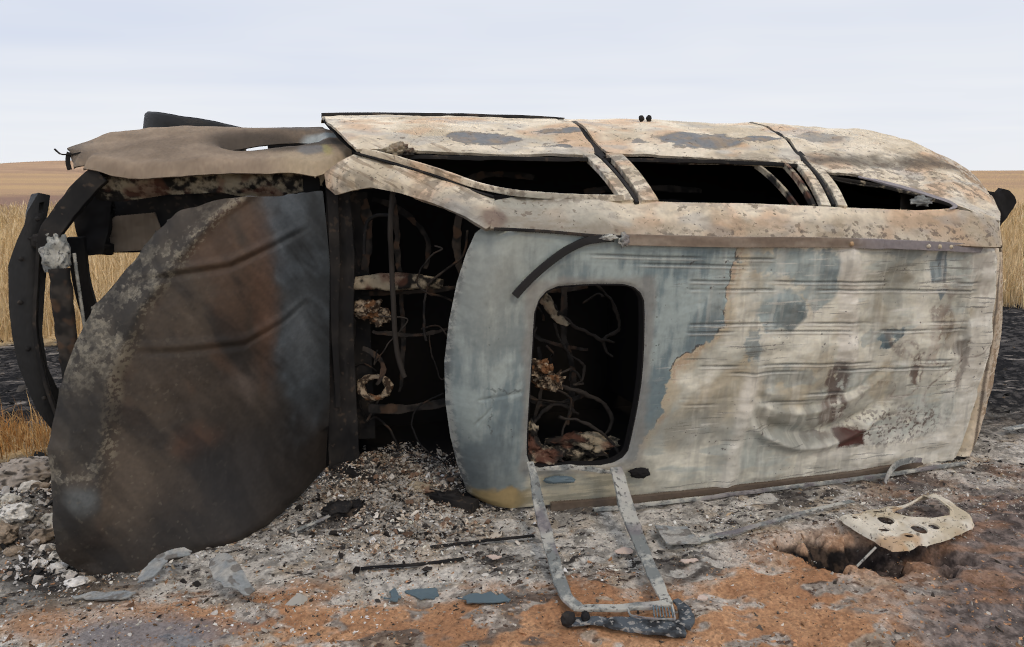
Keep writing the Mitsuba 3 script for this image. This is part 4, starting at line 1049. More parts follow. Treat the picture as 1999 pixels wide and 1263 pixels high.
for pts, w in (([(-0.42, 0.80, 1.47), (-0.40, 0.80, 1.30), (-0.43, 0.80, 1.10)], 0.05), ([(-0.36, 0.95, 1.46), (-0.20, 0.98, 1.40), (-0.05, 0.98, 1.20), (-0.08, 0.95, 1.08)], 0.035), ([(0.08, 0.70, 1.42), (0.06, 0.72, 1.25), (0.10, 0.72, 0.95), (0.05, 0.70, 0.70)], 0.04),
               ([(-0.45, 0.78, 0.98), (-0.20, 0.80, 0.97), (0.10, 0.80, 0.99)], 0.03), ([(-0.40, 0.72, 0.78), (-0.15, 0.75, 0.74), (0.05, 0.75, 0.78)], 0.022), ([(-0.46, 0.66, 0.70), (-0.36, 0.62, 0.60), (-0.40, 0.60, 0.52)], 0.03),
               ([(-0.44, 0.70, 0.36), (-0.20, 0.75, 0.33), (0.10, 0.78, 0.36)], 0.05), ([(-0.25, 0.85, 1.48), (-0.24, 0.86, 1.20), (-0.22, 0.86, 0.80), (-0.25, 0.84, 0.40)], 0.03),
               ([(0.30, 0.55, 1.02), (0.45, 0.58, 0.98), (0.75, 0.55, 1.0)], 0.03), ([(0.62, 0.50, 1.08), (0.60, 0.52, 0.8), (0.66, 0.5, 0.5), (0.62, 0.48, 0.25)], 0.035), ([(0.32, 0.50, 0.85), (0.50, 0.52, 0.72), (0.74, 0.50, 0.66)], 0.022),
               ([(0.35, 0.45, 0.45), (0.52, 0.46, 0.38), (0.72, 0.44, 0.44)], 0.03), ([(0.44, 0.45, 0.70), (0.46, 0.45, 0.52), (0.40, 0.42, 0.30)], 0.02), ([(0.85, 0.9, 1.50), (1.2, 0.92, 1.52), (1.6, 0.9, 1.50)], 0.04), ([(0.1, 0.95, 1.52), (0.3, 0.95, 1.60), (0.55, 0.92, 1.58)], 0.04)):
    put('cabin_strut', rough(sweep(W(pts), rect(w, w * 0.3, 0.3), up=YN, n=60, taper=[.8, 1.1, .7, 1, .6]), 0.012, 18, int(CR.integers(1, 99))), 'm_ember', VAN)
for k in range(16):
    a0 = np.array([CR.uniform(-0.45, 0.15), CR.uniform(0.5, 0.9), CR.uniform(0.5, 1.45)]) if k < 9 else np.array([CR.uniform(0.3, 0.75), CR.uniform(0.2, 0.6), CR.uniform(0.4, 1.05)])
    st = CR.normal(0, 0.09, (5, 3)) * [1, 0.4, 1]
    st[:, 2] -= 0.06
    put('hanging_wire', rough(sweep(W(a0 + np.cumsum(st, 0)), circle(CR.uniform(0.003, 0.007), 6), up=YN, n=40), 0.008, 16, k), 'm_ember', VAN)
# lower windscreen pillar, behind the ash
put('lower_pillar', sweep(W([(0.0, 0.02, 0.03), (-0.3, 0.3, 0.03), (-0.62, 0.62, 0.06)]), rect(0.07, 0.06), n=20), 'm_char', VAN)
# tailgate
tz, tn = np.meshgrid(np.linspace(0.0, 1, 60), np.linspace(0, 1, 30), indexing='ij')
te = np.array([(2.815, -0.075, 1.215), (2.93, 0.03, 1.40), (2.99, 0.16, 1.475), (3.10, 0.37, 1.570), (3.34, 0.75, 1.60), (3.43, 1.0, 1.52), (3.46, 1.40, 1.46)])
te = spline(te, 30)
tv = np.zeros((60, 30, 3))
rz, rl = [c[1] for c in roof_rear], [c[0] for c in roof_rear]
for a in range(60):
    s = a / 59
    bow = np.sin(np.pi * s) ** 0.8
    tv[a, :, 0] = te[:, 0] + 0.115 * bow
    tv[a, :, 1] = te[:, 1] + 0.02
    tv[a, :, 2] = 0.01 + (te[:, 2] - 0.01) * s
    w = np.clip(np.linspace(0, 1, 30) * 9, 0, 1)
    z0 = 0.012 + 1.20 * s
    l0 = np.interp(z0, rz, rl)
    n0 = float(roof_n(np.array([[l0, z0]]), True)[0]) - 0.015
    for k, v in enumerate((l0 - 0.012, n0, z0)):
        tv[a, :, k] = v * (1 - w) + tv[a, :, k] * w
tv = tv.reshape(-1, 3) + 0.015 * (np.stack([meshkit.fbm(tv.reshape(-1, 3) * 9, 3, s) for s in (1, 2, 3)], 1) - 0.5)
q = (np.arange(59)[:, None] * 30 + np.arange(29)[None]).ravel()
tf = np.vstack([np.stack([q, q + 30, q + 31], 1), np.stack([q, q + 31, q + 1], 1)])
pput('tailgate', shell(W(tv), tf, 0.015, W([[1, 0, 0]])[0] - W([[0, 0, 0]])[0]), 'm_side', VAN, 'rusty tailgate edge at the far end of the roof')
tp = chaikin([(3.00, 1.50), (3.066, 1.535), (3.142, 1.510), (3.255, 1.490), (3.325, 1.522), (3.405, 1.450), (3.368, 1.391), (3.300, 1.325), (3.24, 1.20), (3.10, 1.25), (3.02, 1.38)], 1)
pput('tail_spoiler', panel(tp, lambda q: np.stack([q[:, 0], 0.36 + 0.1 * (q[:, 1] - 1.4) + 0.06 * (meshkit.fbm(np.stack([q[:, 0] * 9, q[:, 1] * 9, 0 * q[:, 0]], 1), 3, 5) - 0.5), q[:, 1]], 1), 0.008, 0.05, (0, -1, 0)), 'm_soot', VAN, 'black burnt scrap sticking out behind the rear corner')

# things left inside
put('steering_beam', rough(sweep(W([(-0.50, 0.70, 1.04), (-0.273, 0.71, 1.042), (-0.02, 0.72, 1.02)]), rect(0.06, 0.085, 0.5), n=60, taper=[.7, 1.1, 1, .6]), 0.008, 18, 5), 'm_burnt', VAN)
put('wiring_loom', rough(sweep(W([(-0.313, 0.35, 1.53), (-0.332, 0.35, 1.335), (-0.325, 0.40, 1.163), (-0.325, 0.37, 0.963), (-0.318, 0.35, 0.758), (-0.285, 0.33, 0.614)]), circle(0.013), up=YN, n=50), 0.003, 12, 5), 'm_wire', VAN)
put('wiring_loom', sweep(W([(-0.44, 0.6, 1.20), (-0.42, 0.6, 1.36), (-0.36, 0.55, 1.40), (-0.31, 0.45, 1.40)]), circle(0.009), up=YN, n=30), 'm_char', VAN)
put('melted_alloy', rough(cat(lump(W([(-0.42, 0.70, 0.905)])[0], (0.065, 0.05, 0.045), 3, 0.8), lump(W([(-0.36, 0.70, 0.86)])[0], (0.05, 0.05, 0.04), 13, 0.8)), 0.022, 55), 'm_rusty', VAN)
ring = trimesh.creation.torus(0.075, 0.022, 32, 10)
ring.apply_transform(trimesh.transformations.rotation_matrix(math.radians(75), [1, 0, 0.2]))
ring.apply_scale([1, 1, 0.75])
ring.apply_translation(W([(-0.40, 0.70, 0.475)])[0])
put('burnt_hub', rough(ring, 0.016, 45, 4), 'm_rusty', VAN)
for pts, r in (([(0.40, 0.25, 1.06), (0.44, 0.25, 0.98), (0.511, 0.25, 0.89), (0.65, 0.25, 0.804), (0.80, 0.27, 0.738)], 0.009), ([(0.66, 0.3, 1.07), (0.807, 0.3, 0.922), (0.839, 0.3, 0.812), (0.75, 0.3, 0.75), (0.80, 0.3, 0.66)], 0.009),
               ([(0.40, 0.2, 0.60), (0.52, 0.2, 0.535), (0.638, 0.2, 0.487), (0.738, 0.2, 0.411), (0.765, 0.2, 0.331), (0.708, 0.18, 0.271)], 0.012), ([(0.457, 0.15, 0.402), (0.621, 0.15, 0.348), (0.735, 0.12, 0.256), (0.775, 0.08, 0.18)], 0.008),
               ([(0.50, 0.35, 0.85), (0.56, 0.35, 0.70), (0.66, 0.33, 0.60), (0.60, 0.30, 0.52)], 0.008), ([(0.35, 0.3, 0.30), (0.5, 0.3, 0.42), (0.62, 0.3, 0.36)], 0.010)):
    put('hanging_wire', rough(sweep(W(pts), circle(r), up=YN, n=90, taper=[1, .7, 1.2, .8, 1, .5]), 0.012, 22, 6), 'm_wire', VAN)
put('burnt_lining', rough(cat(lump(W([(0.33, 0.12, 0.675)])[0], (0.06, 0.04, 0.045), 3, 0.7), lump(W([(0.40, 0.13, 0.60)])[0], (0.07, 0.04, 0.035), 7, 0.7)), 0.03, 55), 'm_rusty', VAN)
put('burnt_lining', rough(sweep(W([(0.36, 0.20, 1.06), (0.40, 0.2, 0.99), (0.46, 0.2, 0.91), (0.52, 0.2, 0.86)]), rect(0.06, 0.03, 0.6), up=YN, n=40, taper=[.8, 1, .8, .4]), 0.02, 25, 5), 'm_burnt', VAN)
put('burnt_lining', rough(cat(lump(W([(0.27, 0.03, 0.33)])[0], (0.05, 0.04, 0.09), 5, 0.8), lump(W([(0.34, 0.04, 0.25)])[0], (0.09, 0.05, 0.05), 8, 0.8), lump(W([(0.6, 0.2, 0.22)])[0], (0.15, 0.08, 0.06), 9, 0.8)), 0.025, 30), 'm_burnt', VAN)

# ------------------------------------------------------------------ loose things on the ground
def gz(x, y):
    return float(ground_height(np.array([x], float), np.array([y], float))[0])


def on_ground(pts, lift=0.0):
    return np.array([(p[0], p[1], gz(p[0], p[1]) + (p[2] if len(p) > 2 else 0) + lift) for p in pts])


# sunroof frame hanging out of the hatch
tag('sunroof_frame', 'flaking pale grey sunroof frame hanging out of the roof hatch onto the ash', 'frame')
fl = np.array([(0.085, 3.555, 0.27), (0.098, 3.50, 0.235), (0.117, 3.40, 0.155), (0.160, 3.061, 0.075), (0.186, 2.84, 0.055), (0.205, 2.73, 0.05), (0.240, 2.675, 0.045)])
fr = np.array([(0.490, 3.575, 0.235), (0.500, 3.50, 0.20), (0.518, 3.377, 0.12), (0.547, 2.973, 0.065), (0.568, 2.75, 0.05), (0.572, 2.69, 0.05)])
put('side_rail', rough(sweep(fl, rect(0.052, 0.014, 0.3), n=80, taper=[.6, .9, 1.05, 1, .95, .9]), 0.006, 17, 3), 'm_flaky', 'sunroof_frame')
put('side_rail', rough(sweep(fr, rect(0.056, 0.014, 0.3), n=80, taper=[1.0, 1.3, 1.05, .85, .85]), 0.006, 17, 4), 'm_flaky', 'sunroof_frame')
put('end_rail', rough(sweep(np.array([(0.225, 2.665, 0.047), (0.36, 2.655, 0.05), (0.48, 2.665, 0.052), (0.575, 2.685, 0.05)]), rect(0.036, 0.014, 0.3), n=50), 0.005, 20, 5), 'm_flaky', 'sunroof_frame')
put('hatch_edge', rough(sweep(np.array([(0.115, 3.575, 0.225), (0.28, 3.60, 0.228), (0.40, 3.60, 0.215), (0.50, 3.60, 0.20)]), rect(0.012, 0.026, 0.4), n=50, taper=[.5, 1, .8, .5]), 0.008, 26, 6), 'm_flaky', VAN)
# charred slide carrier lying across the end of the frame
tag('slide_carrier', 'charred black slide carrier lying under the end of the sunroof frame', 'carrier')
put('carrier_bar', rough(sweep(on_ground([(0.195, 2.595, 0.025), (0.30, 2.585, 0.022), (0.42, 2.565, 0.02), (0.60, 2.548, 0.018)]), rect(0.085, 0.018, 0.3), n=60, taper=[.45, .6, 1, 1.1]), 0.010, 22, 7), 'm_slate', 'slide_carrier')
put('carrier_arm', rough(sweep(on_ground([(0.60, 2.55, 0.03), (0.625, 2.62, 0.03), (0.61, 2.72, 0.04)]), rect(0.06, 0.016, 0.3), n=40, taper=[1.1, .9, .5]), 0.010, 22, 8), 'm_slate', 'slide_carrier')
put('roller', rough(lump(on_ground([(0.20, 2.60, 0.035)])[0], (0.026, 0.028, 0.028), 3, 0.25), 0.004, 30), 'm_char', 'slide_carrier')
put('roller', rough(lump(on_ground([(0.262, 2.60, 0.035)])[0], (0.016, 0.022, 0.022), 4, 0.3), 0.004, 30), 'm_char', 'slide_carrier')
put('carrier_edge', sweep(on_ground([(0.415, 2.62, 0.047), (0.42, 2.58, 0.046), (0.50, 2.578, 0.046), (0.575, 2.575, 0.045), (0.58, 2.65, 0.05)]), rect(0.006, 0.006), n=50), 'm_flaky', 'slide_carrier')
for k in range(7):
    x = 0.505 + 0.011 * k
    put('carrier_tooth', sweep(on_ground([(x, 2.585, 0.046), (x + 0.004, 2.635, 0.048)]), rect(0.004, 0.005), n=4), 'm_bluechip', 'slide_carrier')

# two dark clips caught on the roof edge
put('black_clip', rough(lump(W([on_roof(0.80, 0.165, 0.03)])[0], (0.05, 0.022, 0.026), 5, 0.35), 0.008, 30), 'm_soot', smooth=40)
tag('black_clip', 'black plastic lump stuck to the roof right of the sunroof frame', 'clip')
put('black_clip_001', rough(lump(W([on_roof(0.39, 0.165, 0.03)])[0], (0.075, 0.02, 0.018), 6, 0.3), 0.006, 30), 'm_bluechip', smooth=40)
tag('black_clip_001', 'slate grey clip on the roof between the rails of the sunroof frame', 'clip')

# perforated plate over the pit
po = np.array([(1.519, 3.461), (1.662, 3.519), (1.859, 3.578), (2.035, 3.682), (2.079, 3.670), (2.112, 3.461), (2.076, 3.325), (1.902, 3.248), (1.748, 3.165), (1.621, 3.127), (1.585, 3.165), (1.513, 3.389)])


def oval(cx, cy, rx, ry, rot=0.0, k=20):
    a = np.arange(k) * 2 * np.pi / k
    x, y = rx * np.cos(a), ry * np.sin(a)
    c, s = math.cos(rot), math.sin(rot)
    return np.stack([cx + x * c - y * s, cy + x * s + y * c], 1)


pholes = [oval(1.694, 3.385, 0.036, 0.044), oval(1.794, 3.285, 0.032, 0.048), oval(1.868, 3.304, 0.024, 0.030), oval(1.640, 3.285, 0.030, 0.022, 0.3), oval(1.722, 3.228, 0.020, 0.022), oval(1.705, 3.478, 0.034, 0.018), oval(1.785, 3.515, 0.024, 0.013),
          oval(1.565, 3.410, 0.014, 0.018), oval(1.60, 3.24, 0.010, 0.010), np.array([(1.752, 3.470), (1.880, 3.545), (1.990, 3.635), (2.030, 3.58), (2.030, 3.47), (1.99, 3.395), (1.90, 3.375), (1.81, 3.415)])]


def plate_lift(q):
    x, y = q[:, 0], q[:, 1]
    P = np.stack([x, y, 0 * x], 1)
    z = 0.055 + 0.020 * np.clip((y - 3.15) / 0.4, 0, 1) * np.clip((x - 1.75) / 0.3, 0, 1) + 0.02 * (meshkit.fbm(P * 5, 3, 3) - 0.5) + 0.006 * (meshkit.fbm(P * 18, 2, 4) - 0.5)
    d = sdf(q, po)
    z = z - 0.022 * np.clip(1 - d / 0.022, 0, 1) ** 2 + 0.010 * gauss(np.minimum.reduce([np.abs(sdf(q, h)) for h in pholes]), 0.012)
    return np.stack([x, y, z], 1)


def wpanel(outline, lift, h, th, holes=()):
    """A sheet lying in world coordinates."""
    def back(q):
        v = lift(q)
        x, y = v[:, 0] - OX, v[:, 1] - OY
        return np.stack([x * CY + y * SY, y * CY - x * SY, v[:, 2]], 1)
    return panel(outline, back, h, th, (0, 0, 1), holes)


po = jag(po, 0.006, 77)
pp = wpanel(po, plate_lift, 0.006, 0.008, pholes)
put('perforated_plate', pp[0], 'm_plate', uv=pp[1])
tag('perforated_plate', 'cream sheet metal bracket pierced with round holes lying over a small pit', 'plate')
put('thin_rod', sweep(on_ground([(1.324, 3.055, 0.015)]).tolist() + [[1.514, 3.085, 0.075]], circle(0.005, 6), n=12), 'm_flaky')
tag('thin_rod', 'thin grey rod poking out from under the perforated plate', 'rod')
put('soil_clod', rough(lump(on_ground([(1.585, 3.055, 0.02)])[0], (0.045, 0.035, 0.045), 6, 0.35), 0.008, 30), 'm_clod')
tag('soil_clod', 'orange clod of earth at the rim of the pit', 'clod')

put('flat_strip', rough(sweep(on_ground([(0.775, 3.235, 0.02), (0.98, 3.335, 0.03), (1.175, 3.417, 0.035), (1.42, 3.53, 0.03), (1.66, 3.655, 0.03)]), rect(0.040, 0.006), n=50, taper=[1, .8, .7, .6, .7]), 0.004, 9, 4), 'm_flaky')
tag('flat_strip', 'long pale metal strip lying on the ash between plate and sunroof frame', 'strip')
sq = [(0.645, 3.37), (0.79, 3.375), (0.80, 3.30), (0.815, 3.20), (0.72, 3.195), (0.665, 3.20), (0.655, 3.28)]
pq = wpanel(sq, lambda q: np.stack([q[:, 0], q[:, 1], 0.035 + 0.02 * (meshkit.fbm(np.stack([q[:, 0] * 8, q[:, 1] * 8, 0 * q[:, 0]], 1), 3, 2) - 0.3)], 1), 0.008, 0.006)
put('square_sheet', pq[0], 'm_glass', uv=pq[1])
tag('square_sheet', 'square lilac grey sheet lying beside the right rail of the sunroof frame', 'sheet')

# curved sheets, flakes and shards in front of the hood
sheets = [('curved_sheet', [(-1.46, 2.84), (-1.455, 2.92), (-1.40, 2.99), (-1.31, 3.02), (-1.29, 2.99), (-1.36, 2.95), (-1.385, 2.90), (-1.39, 2.835)], 0.05, 'curved pale glass like sheet leaning by the hood corner, the left one', 'sheet'),
          ('curved_sheet', [(-1.215, 2.93), (-1.16, 2.96), (-1.05, 2.86), (-0.96, 2.76), (-1.00, 2.73), (-1.10, 2.76)], 0.05, 'curved grey green sheet on the ash, right of the other curved sheet', 'sheet'),
          ('grey_sheet', [(-1.70, 2.80), (-1.62, 2.84), (-1.50, 2.845), (-1.44, 2.82), (-1.50, 2.785), (-1.62, 2.785)], 0.02, 'flat blue grey shard in front of the hood corner', 'shard'),
          ('blue_flake', [(-0.48, 2.79), (-0.455, 2.83), (-0.425, 2.81), (-0.435, 2.76), (-0.46, 2.755)], 0.02, 'small steel blue paint flake left of the other two', 'flake'),
          ('blue_flake', [(-0.43, 2.875), (-0.34, 2.90), (-0.27, 2.875), (-0.29, 2.84), (-0.38, 2.835)], 0.015, 'steel blue paint flake, the middle one, at the edge of the ash', 'flake'),
          ('blue_flake', [(-0.20, 2.80), (-0.12, 2.83), (0.0, 2.80), (0.0, 2.765), (-0.10, 2.755), (-0.18, 2.765)], 0.015, 'steel blue paint flake nearest the sunroof frame', 'flake'),
          ('pale_chip', [(-0.11, 3.09), (-0.08, 3.115), (-0.04, 3.10), (-0.06, 3.075)], 0.02, 'pinkish white chip on the grey ash left of the sunroof frame', 'chip'),
          ('pale_chip', [(0.43, 3.14), (0.48, 3.20), (0.53, 3.15), (0.48, 3.13)], 0.03, 'pinkish white chip inside the sunroof frame', 'chip'),
          ('pale_chip', [(0.70, 2.755), (0.72, 2.785), (0.745, 2.77), (0.73, 2.75)], 0.02, 'pinkish white chip on the soil right of the slide carrier', 'chip'),
          ('pale_chip', [(0.70, 3.085), (0.735, 3.115), (0.79, 3.10), (0.75, 3.075)], 0.02, 'pinkish white chip right of the sunroof frame by the square sheet', 'chip')]
for k, (nm, o, z0, lab, c) in enumerate(sheets):
    o = jag(o, 0.009 if 'flake' in nm else 0.005, k)
    cx, cy = o.mean(0)
    arch = 0.045 if nm == 'curved_sheet' else 0.0
    base = gz(cx, cy)

    def lf(q, z0=z0, cx=cx, cy=cy, arch=arch, k=k, base=base):
        P = np.stack([q[:, 0], q[:, 1], 0 * q[:, 0]], 1)
        g = ground_height(q[:, 0], q[:, 1]) if nm == 'grey_sheet' and z0 < 0.015 else base
        z = g + z0 + 0.02 * (meshkit.fbm(P * 7 + k, 3, k) - 0.5)
        if arch:
            z = z + arch * (1 - ((q[:, 0] - cx) / 0.13) ** 2) + 0.25 * (q[:, 1] - cy)
        return np.stack([q[:, 0], q[:, 1], z], 1)
    s = wpanel(o, lf, 0.006, 0.005)
    key = put(nm, s[0], {'curved_sheet': 'm_glass', 'grey_sheet': 'm_glass', 'blue_flake': 'm_bluechip', 'pale_chip': 'm_pink'}[nm], uv=s[1])
    tag(key, lab, c)

# white burnt lumps beside the hood
WL = [(-2.24, 3.38, .070), (-2.10, 3.42, .050), (-2.23, 3.20, .085), (-2.06, 3.26, .050), (-2.52, 3.92, .150), (-2.40, 3.58, .045), (-1.735, 2.925, .038), (-1.90, 3.10, .040), (-1.86, 3.02, .035), (-1.82, 3.07, .030), (-1.695, 2.95, .022), (-2.40, 3.76, .05),
      (-1.95, 3.05, .030), (-2.34, 3.28, .055), (-2.32, 3.70, .04), (-1.98, 3.17, .035), (-1.92, 3.20, .025), (-1.85, 3.13, .028), (-2.10, 3.12, .035), (-1.79, 2.98, .025), (-2.12, 3.56, .03), (-2.0, 3.34, .028)]
names = {0: 'white crusted lump nearest the left edge of the photo', 2: 'brown rock like lump at the left edge, in front of the white crusted one', 4: 'broad grey brown mound shaped lump left of the hood, farthest back and largest', 6: 'flat white slab like lump right at the foot of the hood corner', 10: 'smallest white lump, touching the hood corner'}
lumpc = [(0.62, 0.60, 0.56), (0.50, 0.48, 0.42), (0.30, 0.24, 0.18), (0.56, 0.53, 0.47)]
forced = {4: (0.32, 0.28, 0.24), 2: (0.30, 0.24, 0.18), 3: (0.26, 0.21, 0.16), 6: (0.66, 0.64, 0.60), 0: (0.64, 0.62, 0.57)}
for k, (x, y, r) in enumerate(WL):
    m = rough(lump((x, y, gz(x, y) + r * 0.25), (r * 1.1, r * 0.9, r * (0.35 if k == 6 else 0.6)), 40 + k, 0.35, 4 if r > 0.06 else 3, 1.6), min(r * 0.22, 0.012), 34, k)
    v = np.array(m.vertices)
    c = np.array(forced.get(k, lumpc[k % 4]))[None] * (0.55 + 0.9 * meshkit.fbm(v * 60, 3, k))[:, None] * np.where(meshkit.fbm(v * 45, 2, k + 5) > 0.62, 0.25, 1.0)[:, None]
    key = put('burnt_lump', m, 'm_vertex', color=np.clip(c, 0, 0.8), smooth=True)
    if k in names:
        tag(key, names[k], 'lump', 'burnt lumps beside the hood')
    else:
        tag(key, 'white and grey burnt lump in the ash left of the hood', 'lump', 'burnt lumps beside the hood')

# black bits in the ash under the windscreen
for k, (x, y, r, lab) in enumerate([(-0.78, 3.52, .075, 'black charred clump in the ash in front of the windscreen opening'), (-0.30, 3.68, .07, 'dark charred clump at the corner of the windscreen opening'), (-0.47, 3.72, .05, 'rusty brown charred clump in the middle of the ash heap')]):
    m = rough(lump((x, y, gz(x, y) + r * 0.2), (r * 1.3, r, r * 0.6), 80 + k, 0.7, 3), r * 0.3, 25, k)
    key = put('charred_clump', m, 'm_char' if k < 2 else 'm_burnt')
    tag(key, lab, 'clump')
for k, (p, lab) in enumerate([([(-0.98, 3.30, 0.02), (-0.90, 3.40, 0.03), (-0.78, 3.50, 0.04)], 'thin pale strip lying under the bottom edge of the hood'), ([(-0.35, 3.18, 0.015), (-0.10, 3.26, 0.02), (0.10, 3.33, 0.02)], 'dark thin rod in the ash left of the sunroof frame'),
                              ([(-0.62, 3.02, 0.012), (-0.40, 3.06, 0.015), (-0.20, 3.10, 0.015)], 'dark thin rod in the ash nearest the camera'), ([(3.05, 4.72, 0.05), (3.4, 4.85, 0.05), (3.9, 5.0, 0.05)], 'grey metal strip on the burnt ground right of the wreck')]):
    key = put('scrap_rod', rough(sweep(on_ground(p), rect(0.018 if k != 3 else 0.05, 0.006), n=24), 0.004, 9, k), 'm_flaky' if k in (0, 3) else 'm_char')
    tag(key, lab, 'rod')

# ------------------------------------------------------------------ loose ash, chips and cinders (nobody could count them)
def chips(name, P, size, palette, weights, label, seed, flat=0.5):
    r = np.random.default_rng(seed)
    temps = []
    for _ in range(8):
        v = r.normal(size=(9, 3))
        v /= np.linalg.norm(v, axis=1, keepdims=True)
        v *= r.uniform(0.6, 1.2, (9, 1))
        h = trimesh.convex.convex_hull(v)
        temps.append((np.array(h.vertices), np.array(h.faces)))
    which = r.integers(0, 8, len(P))
    pal = np.array(palette)
    ci = r.choice(len(pal), len(P), p=np.array(weights) / np.sum(weights))
    colr = pal[ci] * r.uniform(0.65, 1.35, (len(P), 1)) * np.clip(0.25 + 1.6 * meshkit.fbm(P * [7, 7, 0], 3, seed), 0.35, 1.7)[:, None]
    Vs, Fs, Cs, off = [], [], [], 0
    for t in range(8):
        s = which == t
        n = s.sum()
        tv, tf_ = temps[t]
        a = r.uniform(0, 2 * np.pi, n)
        sc = size[s][:, None] * r.uniform(0.5, 1.5, (n, 3)) * np.array([1, 1, flat])
        v = tv[None] * sc[:, None]
        tilt = r.normal(0, 0.35, (n, 2))
        v[..., 2] += v[..., 0] * tilt[:, :1] + v[..., 1] * tilt[:, 1:]
        c, si = np.cos(a)[:, None], np.sin(a)[:, None]
        v = np.stack([v[..., 0] * c - v[..., 1] * si, v[..., 0] * si + v[..., 1] * c, v[..., 2]], -1) + P[s][:, None]
        Vs.append(v.reshape(-1, 3))
        Fs.append((tf_[None] + (np.arange(n) * len(tv))[:, None, None]).reshape(-1, 3) + off)
        Cs.append(np.repeat(colr[s], len(tv), 0))
        off += n * len(tv)
    put(name, (np.vstack(Vs), np.vstack(Fs)), 'm_vertex', color=np.clip(np.vstack(Cs), 0, 0.75), smooth=False)
    tag(name, label, kind='stuff')


def scatter(n, x0, x1, y0, y1, dens, seed):
    r = np.random.default_rng(seed)
    x, y = r.uniform(x0, x1, n * 3), r.uniform(y0, y1, n * 3)
    keep = r.uniform(size=n * 3) < dens(x, y)
    x, y = x[keep][:n], y[keep][:n]
    return np.stack([x, y, ground_height(x, y)], 1)


def ash_density(x, y):
    l = (x - OX) * CY + (y - OY) * SY
    n = (y - OY) * CY - (x - OX) * SY
    P = np.stack([x, y, 0 * x], -1)
    d = np.clip((n + 0.95) / 0.35, 0, 1) * np.clip((1.2 - n) / 0.4, 0, 1)
    d = d * np.clip((3.3 - l) / 0.6, 0, 1) * np.clip((l + 2.6) / 0.4, 0, 1)
    bare = np.clip((x - 1.2) / 0.4, 0, 1) * np.clip((3.3 - y) / 0.2, 0, 1)
    return d * (1 - 0.8 * bare) * np.clip(0.2 + 2.2 * (meshkit.fbm(P * 4, 3, 2) - 0.35), 0.05, 1)


rs = np.random.default_rng(5)
P = scatter(52000, -2.8, 3.4, 2.3, 5.4, ash_density, 6)
chips('ash_debris', P, np.exp(rs.normal(math.log(0.0036), 0.55, len(P))), [(0.68, 0.65, 0.60), (0.46, 0.44, 0.39), (0.22, 0.205, 0.185), (0.035, 0.032, 0.03), (0.40, 0.30, 0.19), (0.14, 0.08, 0.05)], [4, 5, 3, 4, 1.2, .8], 'fine grey and black ash flakes strewn along the wreck', 7)


def heap_density(x, y):
    l = (x - OX) * CY + (y - OY) * SY
    n = (y - OY) * CY - (x - OX) * SY
    return np.exp(-((l + 0.30) / 0.36) ** 2 - ((n - 0.30) / 0.55) ** 2)


P = scatter(14000, -1.4, 0.6, 2.9, 4.5, heap_density, 9)
P[:, 2] += rs.uniform(0, 0.02, len(P))
chips('heap_debris', P, np.exp(rs.normal(math.log(0.0048), 0.6, len(P))), [(0.50, 0.45, 0.38), (0.37, 0.30, 0.23), (0.20, 0.13, 0.09), (0.03, 0.026, 0.024), (0.62, 0.58, 0.52)], [5, 4, 3, 4, 3], 'brownish burnt rubble spilling out of the windscreen opening', 10, 0.6)


def soil_density(x, y):
    return np.clip((3.2 - y) / 0.4, 0.1, 1) * 0.7


P = scatter(7000, -2.2, 2.3, 2.3, 3.4, soil_density, 12)
chips('gravel', P, np.exp(rs.normal(math.log(0.0042), 0.5, len(P))), [(0.40, 0.22, 0.12), (0.27, 0.16, 0.09), (0.34, 0.31, 0.27), (0.07, 0.06, 0.05), (0.5, 0.46, 0.4)], [5, 3, 2, 2, .7], 'small gravel and crumbs on the orange soil in front', 13, 0.6)
P = scatter(9000, -7, 7, 4.2, 9.5, lambda x, y: np.clip((y - 4.2) / 0.5, 0.2, 1) * 0.6, 14)
chips('cinders', P, np.exp(rs.normal(math.log(0.010), 0.5, len(P))), [(0.02, 0.02, 0.02), (0.06, 0.055, 0.05), (0.22, 0.20, 0.18), (0.13, 0.10, 0.07)], [5, 4, 1.5, 1], 'black cinders on the burnt strip behind the wreck', 15, 0.6)

def pile_density(x, y):
    return np.exp(-((x + 1.93) / 0.17) ** 2 - ((y - 3.08) / 0.15) ** 2) + 0.5 * np.exp(-((x + 2.25) / 0.25) ** 2 - ((y - 3.5) / 0.25) ** 2)


P = scatter(2600, -2.8, -1.5, 2.7, 4.0, pile_density, 31)
P[:, 2] += rs.uniform(0, 0.02, len(P))
chips('white_ash', P, np.exp(rs.normal(math.log(0.008), 0.5, len(P))), [(0.62, 0.60, 0.57), (0.45, 0.42, 0.38), (0.03, 0.03, 0.03), (0.25, 0.2, 0.16)], [5, 3, 4, 2], 'white and black burnt crumbs heaped left of the hood', 32, 0.7)

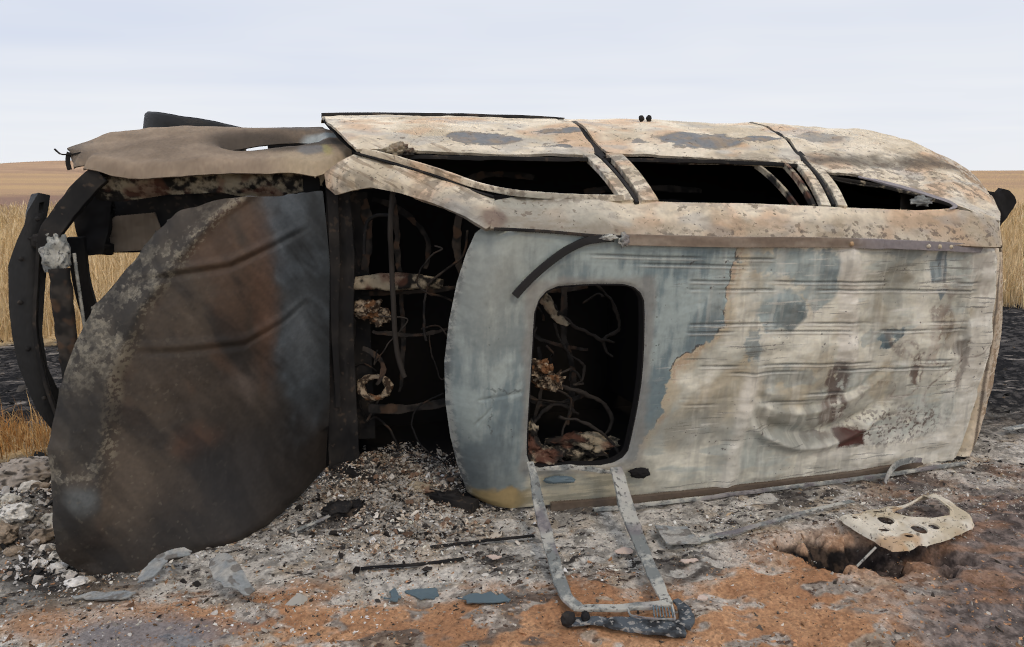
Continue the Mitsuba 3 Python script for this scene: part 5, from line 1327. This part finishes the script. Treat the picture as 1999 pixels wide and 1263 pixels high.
# ------------------------------------------------------------------ dry grass
def grass(name, roots, height, label, seed, width=0.004, cols=((0.56, 0.42, 0.22), (0.66, 0.51, 0.30), (0.44, 0.32, 0.17), (0.72, 0.58, 0.37)), bend=0.35):
    r = np.random.default_rng(seed)
    n = len(roots)
    h = height * np.exp(r.normal(0, 0.25, n))
    a = r.uniform(0, 2 * np.pi, n)
    lean = np.abs(r.normal(0, bend, n))
    d = np.stack([np.cos(a), np.sin(a), 0 * a], 1)
    b = r.uniform(0, 2 * np.pi, n)
    s = np.stack([np.cos(b), np.sin(b), 0 * b], 1)
    dist = np.hypot(roots[:, 0], roots[:, 1])
    w = (width * np.maximum(1, dist / 7))[:, None] * s
    V = []
    for t, k in ((0, 1.0), (0.5, 0.8)):
        c = roots + d * (lean * h * t ** 2)[:, None] + np.stack([0 * h, 0 * h, h * t], 1)
        V += [c - w * k, c + w * k]
    V.append(roots + d * (lean * h)[:, None] + np.stack([0 * h, 0 * h, h * (1 - 0.2 * lean)], 1))
    V = np.stack(V, 1).reshape(-1, 3)
    o = (np.arange(n) * 5)[:, None, None]
    F = (np.array([[0, 1, 3], [0, 3, 2], [2, 3, 4]])[None] + o).reshape(-1, 3)
    c = np.array(cols)[r.integers(0, len(cols), n)] * r.uniform(0.75, 1.2, (n, 1))
    put(name, (V, F), 'm_vertex', color=np.repeat(c, 5, 0), smooth=False)
    tag(name, label, kind='stuff')


r = np.random.default_rng(21)
n = 60000
ang = np.concatenate([r.uniform(-1.15, 1.15, n // 2), r.uniform(-0.64, -0.44, n // 4), r.uniform(0.50, 0.66, n // 4)])
dd = 7.0 * np.exp(r.uniform(0, math.log(42 / 7.0), len(ang)))
x, y = dd * np.sin(ang), dd * np.cos(ang)
edge = 7.4 + 2.2 * np.clip((x - 1) / 4, 0, 1) + 1.2 * (meshkit.fbm(np.stack([x, y, 0 * x], 1) * 0.9, 3, 2) - 0.5)
ok = y > edge
x, y = x[ok], y[ok]
grass('dry_grass', np.stack([x, y, ground_height(x, y)], 1), 0.34, 'tall straw coloured grass beyond the burnt ground', 22)
x, y = r.normal(-3.05, 0.28, 900), r.normal(4.62, 0.16, 900)
grass('grass_tuft', np.stack([x, y, ground_height(x, y)], 1), 0.13, 'low orange tuft of unburnt grass at the left edge', 23, 0.003, ((0.50, 0.27, 0.10), (0.55, 0.36, 0.16), (0.30, 0.17, 0.07)), 0.7)
